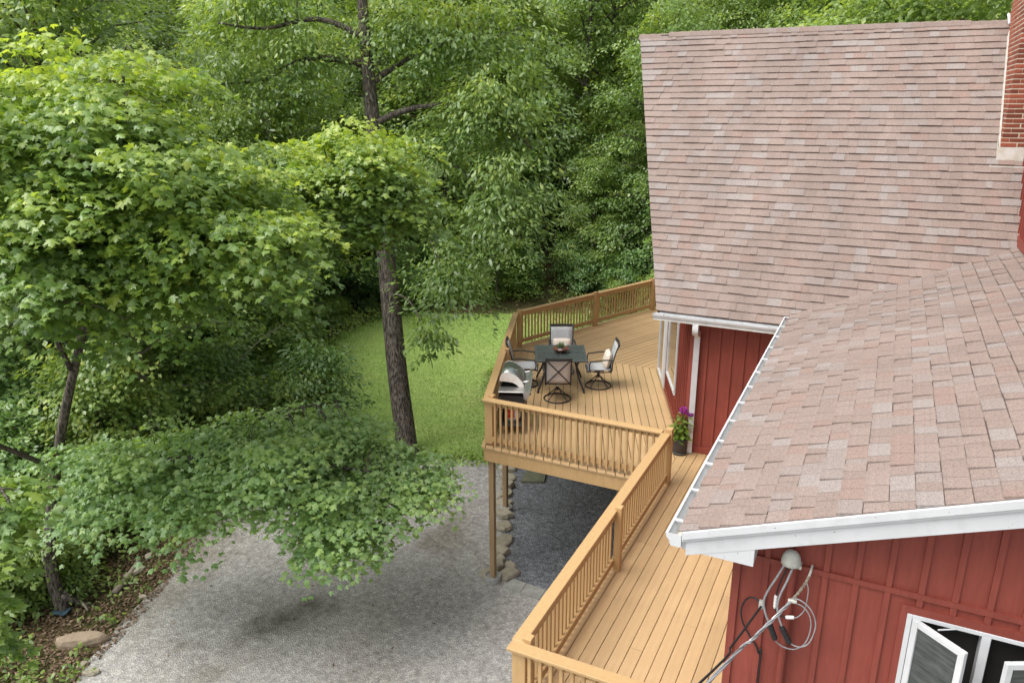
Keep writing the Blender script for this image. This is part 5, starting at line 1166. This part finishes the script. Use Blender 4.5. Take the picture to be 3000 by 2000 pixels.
# -- forest trees: a few kinds, copied
def gen_tree(seed, Ht, cb, Rc, nl, ns, nleaf, kind, size, tr, lv0=0.42, fl=0.25, lean=0.3):
    rg = np.random.default_rng(seed); wood = MB(); fo = Foliage()
    zs = np.linspace(0, 1, 8); lx, ly = rg.normal(0, lean, 2)
    tp = [(lx*z_**1.5+rg.normal(0, .04)*z_, ly*z_**1.5+rg.normal(0, .04)*z_, -0.3+(Ht*0.96+0.3)*z_) for z_ in zs]; tp = bez(tp, 2)
    wood.tube(tp, [tr*(1.25 if i == 0 else 1)*(1-0.85*i/(len(tp)-1)) for i in range(len(tp))], 8); tpa = np.array(tp)
    for i in range(nl):
        u = (i+0.5)/nl; h = cb+(Ht-cb)*u*0.95; az = i*2.39996+rg.uniform(-.4, .4)
        Ln = Rc*math.sqrt(max(0.12, 1-((u-0.32)/0.74)**2))*rg.uniform(0.75, 1.15); el = R(4+46*u+rg.uniform(-8, 8))
        p0 = np.array([np.interp(h, tpa[:, 2], tpa[:, k]) for k in range(3)]); dh = np.array((math.cos(az), math.sin(az), 0.0))
        pts = [p0+dh*Ln*t_*math.cos(el)+np.array((0, 0, Ln*t_*math.sin(el)+0.12*Ln*math.sin(math.pi*t_)-0.10*Ln*t_**3)) for t_ in (0, .35, .7, 1.0)]
        wood.tube([tuple(p) for p in pts], [tr*0.32*(1-.5*u), tr*0.22*(1-.5*u), tr*.12, 0.01], 5, cap=False); pts = np.array(pts); side = np.array((-dh[1], dh[0], 0))
        for k in range(ns):
            t_ = rg.uniform(0.30, 1.05); c = np.array([np.interp(t_, (0, .35, .7, 1.0), pts[:, q]) for q in range(3)])+side*rg.normal(0, 0.20*Rc*(0.4+t_*.5))+np.array((0, 0, rg.normal(0, .10*Rc)))
            fo.add(spray(rg, c, dh*t_+np.array((0, 0, .35)), rg.uniform(0.13, 0.21)*Rc+0.25, nleaf, size, lv0+0.16*(u-.5)+rg.normal(0, .10)+(0.2 if rg.random() < .08 else 0), droop=0.4, flat=fl, lvj=.13))
    return wood, fo
KINDS = {}
def kind_mesh(key, bark, mat, *a, **k):
    wd_, fo_ = gen_tree(*a, **k); kd = a[7-0] if False else a[7]
    me = fo_.mesh('crown', a[7]); me.materials.append(M[mat])
    tm = bpy.data.meshes.new('trunk'); tm.from_pydata(wd_.V, [], wd_.F); tm.polygons.foreach_set('use_smooth', [True]*len(tm.polygons)); tm.materials.append(M[bark]); KINDS[key] = (tm, me)
#                         seed  H   cb  Rc  nl  ns nleaf kind  size  tr
kind_mesh('tall_a', 'bark', 'forest', 101, 11.0, 1.8, 3.1, 32, 9, 74, 'quad', 0.165, 0.17)
kind_mesh('tall_b', 'bark', 'forest', 102, 12.5, 2.4, 3.4, 34, 9, 74, 'quad', 0.17, 0.20, lv0=0.36)
kind_mesh('tall_c', 'barkpale', 'forest', 103, 10.0, 1.6, 2.8, 30, 9, 74, 'quad', 0.155, 0.14, lv0=0.52)
kind_mesh('mid_a', 'bark', 'forest', 104, 7.0, 0.9, 2.3, 26, 8, 70, 'quad', 0.135, 0.09, lv0=0.46)
kind_mesh('mid_b', 'barkpale', 'understory', 105, 6.0, 0.8, 2.1, 24, 8, 70, 'quad', 0.13, 0.075, lv0=0.42)
kind_mesh('sap', 'twig', 'forest', 106, 3.6, 0.3, 1.4, 18, 7, 56, 'quad', 0.115, 0.045, lv0=0.5, lean=.15)
kind_mesh('shrub_a', 'twig', 'shrub', 107, 1.9, 0.15, 1.15, 16, 6, 44, 'oval', 0.125, 0.025, lv0=0.46, lean=.1)
kind_mesh('shrub_b', 'twig', 'shrub', 108, 1.3, 0.10, 0.95, 14, 6, 42, 'oval', 0.115, 0.02, lv0=0.58, lean=.1)
kind_mesh('shrub_c', 'twig', 'understory', 109, 2.4, 0.2, 1.3, 18, 6, 44, 'oval', 0.13, 0.03, lv0=0.38, lean=.1)
def plant(key, x, y, s, name, label, cat, group, sz=1.0):
    tm, me = KINDS[key]; t = empty(name, (x, y, float(ground_z(x, y)))); t.rotation_euler = (0, 0, random.uniform(0, 6.283)); t.scale = (s, s, s*sz); tag(t, label, cat, group)
    a = bpy.data.objects.new('trunk' if 'shrub' not in key else 'stem', tm); link(a, t); b2 = bpy.data.objects.new('crown' if 'shrub' not in key else 'foliage', me); link(b2, t); return t
# hand placed: the dark trunk at left, the sapling behind the lawn, pale trunks behind the ridge
plant('tall_b', -17.6, 11.53, 0.95, 'forest_tree', 'dark trunked tree rising from the shrubs left of the driveway', 'tree', None)
plant('mid_a', -15.06, 29.09, 0.75, 'young_tree', 'small tree with a thin dark trunk at the back edge of the lawn', 'tree', None)
plant('tall_c', 8.2, 33.5, 1.15, 'forest_tree', 'pale grey trunked tree behind the roof ridge beside the chimney', 'tree', None, 1.2)
plant('tall_b', 10.2, 34.0, 1.15, 'forest_tree', 'thick dark trunked tree behind the roof ridge beside the chimney', 'tree', None, 1.2)
plant('tall_a', -2.6, 28.0, 0.95, 'forest_tree', 'leafy tree standing close behind the left end of the roof ridge', 'tree', None)
random.seed(5); placed = [(-17.6, 11.5), (-15.06, 29.1), (8.2, 33.5), (10.2, 34), (-2.6, 28), (-10.3, 14.7), (-12.2, 6.7)]
def free(x, y, dmin): return all((x-a)**2+(y-b2)**2 > dmin*dmin for a, b2 in placed)
BIG = [(x*1.0, y) for x, y in LAWN]
def ok(x, y, marg=1.5):
    for dx, dy in ((0, 0), (marg, 0), (-marg, 0), (0, marg), (0, -marg)):
        if in_poly(x+dx, y+dy, LAWN) or in_poly(x+dx, y+dy, DRIVE): return False
    return not (-9 < x < 7 and -14 < y < 24)
fx, fy = -0.441, 0.897; rx_, ry_ = 0.897, 0.441
cnt = 0; tries = 0
while cnt < 165 and tries < 14000:
    tries += 1; dd_ = 15+60*random.random()**1.2; lat = random.uniform(-0.80, 0.78)*dd_
    x, y = fx*dd_+rx_*lat, fy*dd_+ry_*lat
    if not ok(x, y, 2.0) or not free(x, y, 2.2 if dd_ < 40 else 2.7): continue
    placed.append((x, y)); cnt += 1
    near = dd_ < 34
    key = random.choice(('tall_a', 'tall_b', 'tall_c', 'tall_a') if not near else ('tall_a', 'tall_c', 'mid_a', 'mid_b', 'mid_a', 'tall_b'))
    where = 'behind the house' if x > -6 else 'beyond the lawn'
    lab = {'tall_a': 'mid green leafy tree with a brown trunk in the dense wood '+where, 'tall_b': 'tall darker green tree with a thick brown trunk in the dense wood '+where, 'tall_c': 'light green tree with a pale trunk in the dense wood '+where,
           'mid_a': 'slender young tree with a brown stem in the understory of the wood', 'mid_b': 'blue green young tree with a pale stem in the understory of the wood'}[key]
    plant(key, x, y, random.uniform(0.85, 1.2), 'forest_tree' if key[0] == 't' else 'young_tree', lab, 'tree', 'trees of the wood behind the lawn' if key[0] == 't' else 'young trees in the understory', random.uniform(.95, 1.15))
for k in range(26):
    t_ = (k+random.random())/26; x = -25+26*t_; y = 27.5+4.5*math.sin(t_*3.1)+random.uniform(0, 3.5)
    if x < -17: y = 18+random.uniform(0, 10)
    if not ok(x, y, 0.8) or not free(x, y, 1.1): continue
    placed.append((x, y)); plant(random.choice(('mid_a', 'mid_b', 'mid_a', 'sap')), x, y, random.uniform(.65, 1.0), 'young_tree', 'bushy young tree at the edge of the wood where the lawn ends', 'tree', 'young trees at the edge of the lawn')
# understory saplings and shrubs
cnt = 0; tries = 0
while cnt < 90 and tries < 9000:
    tries += 1; dd_ = 13+34*random.random(); lat = random.uniform(-0.78, 0.6)*dd_; x, y = fx*dd_+rx_*lat, fy*dd_+ry_*lat
    if not ok(x, y, 0.9) or not free(x, y, 1.3): continue
    placed.append((x, y)); cnt += 1
    key = random.choice(('sap', 'shrub_a', 'shrub_c', 'sap', 'shrub_c'))
    if key == 'sap': plant(key, x, y, random.uniform(.7, 1.2), 'sapling', 'thin sapling among the undergrowth of the wood', 'sapling', 'saplings in the undergrowth')
    else: plant(key, x, y, random.uniform(.8, 1.4), 'shrub', 'leafy shrub in the shade under the trees', 'shrub', 'shrubs under the trees')
# edge shrubs: along the lawn's left and back edge, and along the driveway
def along(P, n, off0, off1, keys, s0, s1, label, group, sgn):
    P = np.array(P, float); seg = np.linalg.norm(np.diff(P, axis=0), axis=1); cum = np.concatenate([[0], np.cumsum(seg)])
    for k in range(n):
        t_ = cum[-1]*(k+random.random())/n; i = min(len(seg)-1, int(np.searchsorted(cum, t_)-1)); i = max(i, 0); f = (t_-cum[i])/seg[i]; p = P[i]*(1-f)+P[i+1]*f; d = (P[i+1]-P[i])/seg[i]; q = p+np.array((-d[1], d[0]))*sgn*random.uniform(off0, off1)
        plant(random.choice(keys), q[0], q[1], random.uniform(s0, s1), 'shrub', label, 'shrub', group)
along(LAWN[3:9], 30, 0.5, 2.8, ('shrub_b',), 0.45, 0.8, 'low light green shrub bordering the left side of the lawn', 'shrubs bordering the left side of the lawn', 1)
along(LAWN[8:14], 20, 0.6, 2.6, ('shrub_c', 'shrub_a', 'sap'), 0.6, 1.1, 'dark green shrub at the back edge of the lawn', 'shrubs at the back of the lawn', 1)
along(DRIVE[4:11], 26, 1.5, 3.4, ('shrub_a', 'shrub_c', 'shrub_b'), 0.5, 1.0, 'leafy shrub beside the left edge of the gravel driveway', 'shrubs beside the driveway', 1)
along([(-7.9, 17.3), (-6.0, 22), (-5, 24)], 7, 0.8, 2.5, ('shrub_b', 'shrub_c'), 0.5, 0.8, 'low shrub growing below the rear deck railing', 'shrubs below the rear railing', 1)

# ------------------------------------------------------------------ grass, litter, ground cover
def scatter(P, n, rg, jit=None):
    P = np.array(P); lo, hi = P.min(0), P.max(0); o = []
    while len(o) < n:
        q = lo+(hi-lo)*rg.random(2)
        if in_poly(q[0], q[1], P.tolist()): o.append(q)
    return np.array(o)
rg = np.random.default_rng(77)
q = scatter(LAWN, 60000, rg); n = len(q); a = rg.random(n)*6.283
patch = np.sin(q[:, 0]*0.9+1)*np.sin(q[:, 1]*0.7)+0.6*np.sin(q[:, 0]*2.3)*np.sin(q[:, 1]*1.9+2)
P = np.c_[q, np.full(n, GZ-0.006)]; Dv = np.stack([np.cos(a)*.6, np.sin(a)*.6, np.full(n, 0.8)], 1)
me = leaf_mesh('grass', P, Dv, np.stack([-np.cos(a), -np.sin(a), np.full(n, .8)], 1), rg.uniform(0.025, 0.060, n), 0.45+0.13*patch+rg.normal(0, .10, n), 'quad')
tag(lobj('grass', me, 'grass'), 'short mown grass of the lawn', 'grass', kind='stuff')
rim = np.array(LAWN+[LAWN[0]]); k = rg.integers(0, len(LAWN), 9000); f = rg.random(9000)[:, None]; q = rim[k]*(1-f)+rim[k+1]*f+rg.normal(0, 0.22, (9000, 2)); n = len(q); a = rg.random(n)*6.283
me = leaf_mesh('grass', np.c_[q, np.full(n, GZ-0.004)], np.stack([np.cos(a)*.6, np.sin(a)*.6, np.full(n, 0.8)], 1), np.stack([-np.cos(a), -np.sin(a), np.full(n, .8)], 1), rg.uniform(0.04, 0.12, n), 0.4+rg.normal(0, .2, n), 'quad')
tag(lobj('grass', me, 'grass'), 'longer ragged grass along the rim of the lawn', 'grass', kind='stuff')
# leaf litter in a band beside the driveway and through the wood
LB_ = [(-9.5, 3.0), (-10.2, 5.2), (-10.6, 6.6), (-11.0, 7.7), (-11.6, 9.0), (-12.6, 11.3), (-15.5, 12), (-14.5, 8), (-13, 5), (-12, 2.5)]
q = scatter(LB_, 15000, rg); n = len(q); a = rg.random(n)*6.283
P = np.c_[q, np.maximum(ground_z(q[:, 0], q[:, 1]), GZ)+0.010+0.03*rg.random(n)]; Dv = np.stack([np.cos(a), np.sin(a), rg.normal(0, .25, n)], 1)
tag(lobj('leaf_litter', leaf_mesh('leaf_litter', P, Dv, np.array((0, 0, 1.0))+rg.normal(0, .35, (n, 3)), rg.uniform(.03, .075, n), rg.random(n), 'oval'), 'litter'), 'brown fallen leaves beside the driveway', 'leaf litter', kind='stuff')
q = np.stack([rg.uniform(-30, 2, 14000), rg.uniform(27, 46, 14000)], 1); n = len(q); a = rg.random(n)*6.283
P = np.c_[q, ground_z(q[:, 0], q[:, 1])+0.02]; Dv = np.stack([np.cos(a), np.sin(a), rg.normal(0, .25, n)], 1)
tag(lobj('leaf_litter', leaf_mesh('leaf_litter', P, Dv, np.array((0, 0, 1.0))+rg.normal(0, .3, (n, 3)), rg.uniform(.10, .2, n), rg.random(n), 'quad'), 'litter'), 'brown fallen leaves on the slope of the wood', 'leaf litter', kind='stuff')
# low weeds
q = scatter([(-9.9, 4.5), (-10.6, 6.1), (-11.1, 7.4), (-11.7, 8.6), (-12.5, 10.2), (-13.0, 11.6), (-16.5, 12), (-15, 8.5), (-13.6, 5.5), (-12, 3.5)], 420, rg); fo = Foliage()
for x, y in q:
    if rg.random() < 0.3+0.5*(math.sin(x*2.1)*math.sin(y*1.7) > -0.1):
        h = rg.uniform(0.05, 0.28); fo.add(spray(rg, (x, y, float(ground_z(x, y))+h), (0, 0, 1), rg.uniform(.10, .28), 14, 0.10, 0.5+rg.normal(0, .12), droop=.4, flat=.5))
tag(lobj('weeds', fo.mesh('weeds', 'oval'), 'shrub'), 'low leafy weeds along the driveway edge', 'weeds', kind='stuff')
# undergrowth carpet of the wood
fo = Foliage()
for k in range(2600):
    dd_ = 14+26*rg.random(); lat = rg.uniform(-.8, .5)*dd_; x, y = fx*dd_+rx_*lat, fy*dd_+ry_*lat
    if in_poly(x, y, LAWN) or in_poly(x, y, DRIVE) or (-9 < x < 7 and y < 22) or math.sin(x*.55)*math.sin(y*.5+1) < -0.25: continue
    fo.add(spray(rg, (x, y, float(ground_z(x, y))+rg.uniform(.08, .5)), (0, 0, 1), rg.uniform(.25, .6), 16, 0.15, 0.45+rg.normal(0, .14), droop=.4, flat=.5))
rim = np.array(LAWN[3:15]); 
for k in range(620):
    i_ = int(rg.integers(0, len(rim)-1)); f = rg.random(); p_ = rim[i_]*(1-f)+rim[i_+1]*f; d_ = rim[i_+1]-rim[i_]; d_ = d_/np.linalg.norm(d_); q_ = p_+np.array((-d_[1], d_[0]))*abs(rg.normal(0.5, 0.9))
    if in_poly(q_[0], q_[1], LAWN): continue
    fo.add(spray(rg, (q_[0], q_[1], float(ground_z(*q_))+rg.uniform(.05, .45)), (0, 0, 1), rg.uniform(.2, .45), 18, 0.12, 0.62+rg.normal(0, .14), droop=.4, flat=.5))
tag(lobj('undergrowth', fo.mesh('undergrowth', 'quad'), 'shrub'), 'low green undergrowth covering the floor of the wood', 'undergrowth', kind='stuff')
# a few dry leaves and grass tufts on the gravel
fo = Foliage()
q = scatter([(-10.2, 6), (-11.8, 9.5), (-12.2, 11.5), (-10, 14), (-7.5, 15), (-6.2, 11.5), (-6, 8), (-6, 5), (-9, 5)], 90, rg); n = len(q); a = rg.random(n)*6.283
tag(lobj('dry_leaves', leaf_mesh('dry_leaves', np.c_[q, np.full(n, GZ+.008)], np.stack([np.cos(a), np.sin(a), rg.normal(0, .15, n)], 1), np.array((0, 0, 1.0))+rg.normal(0, .3, (n, 3)), rg.uniform(.03, .075, n), rg.random(n), 'oval'), 'litter'), 'scattered dry leaves on the gravel driveway', 'leaf litter', kind='stuff')
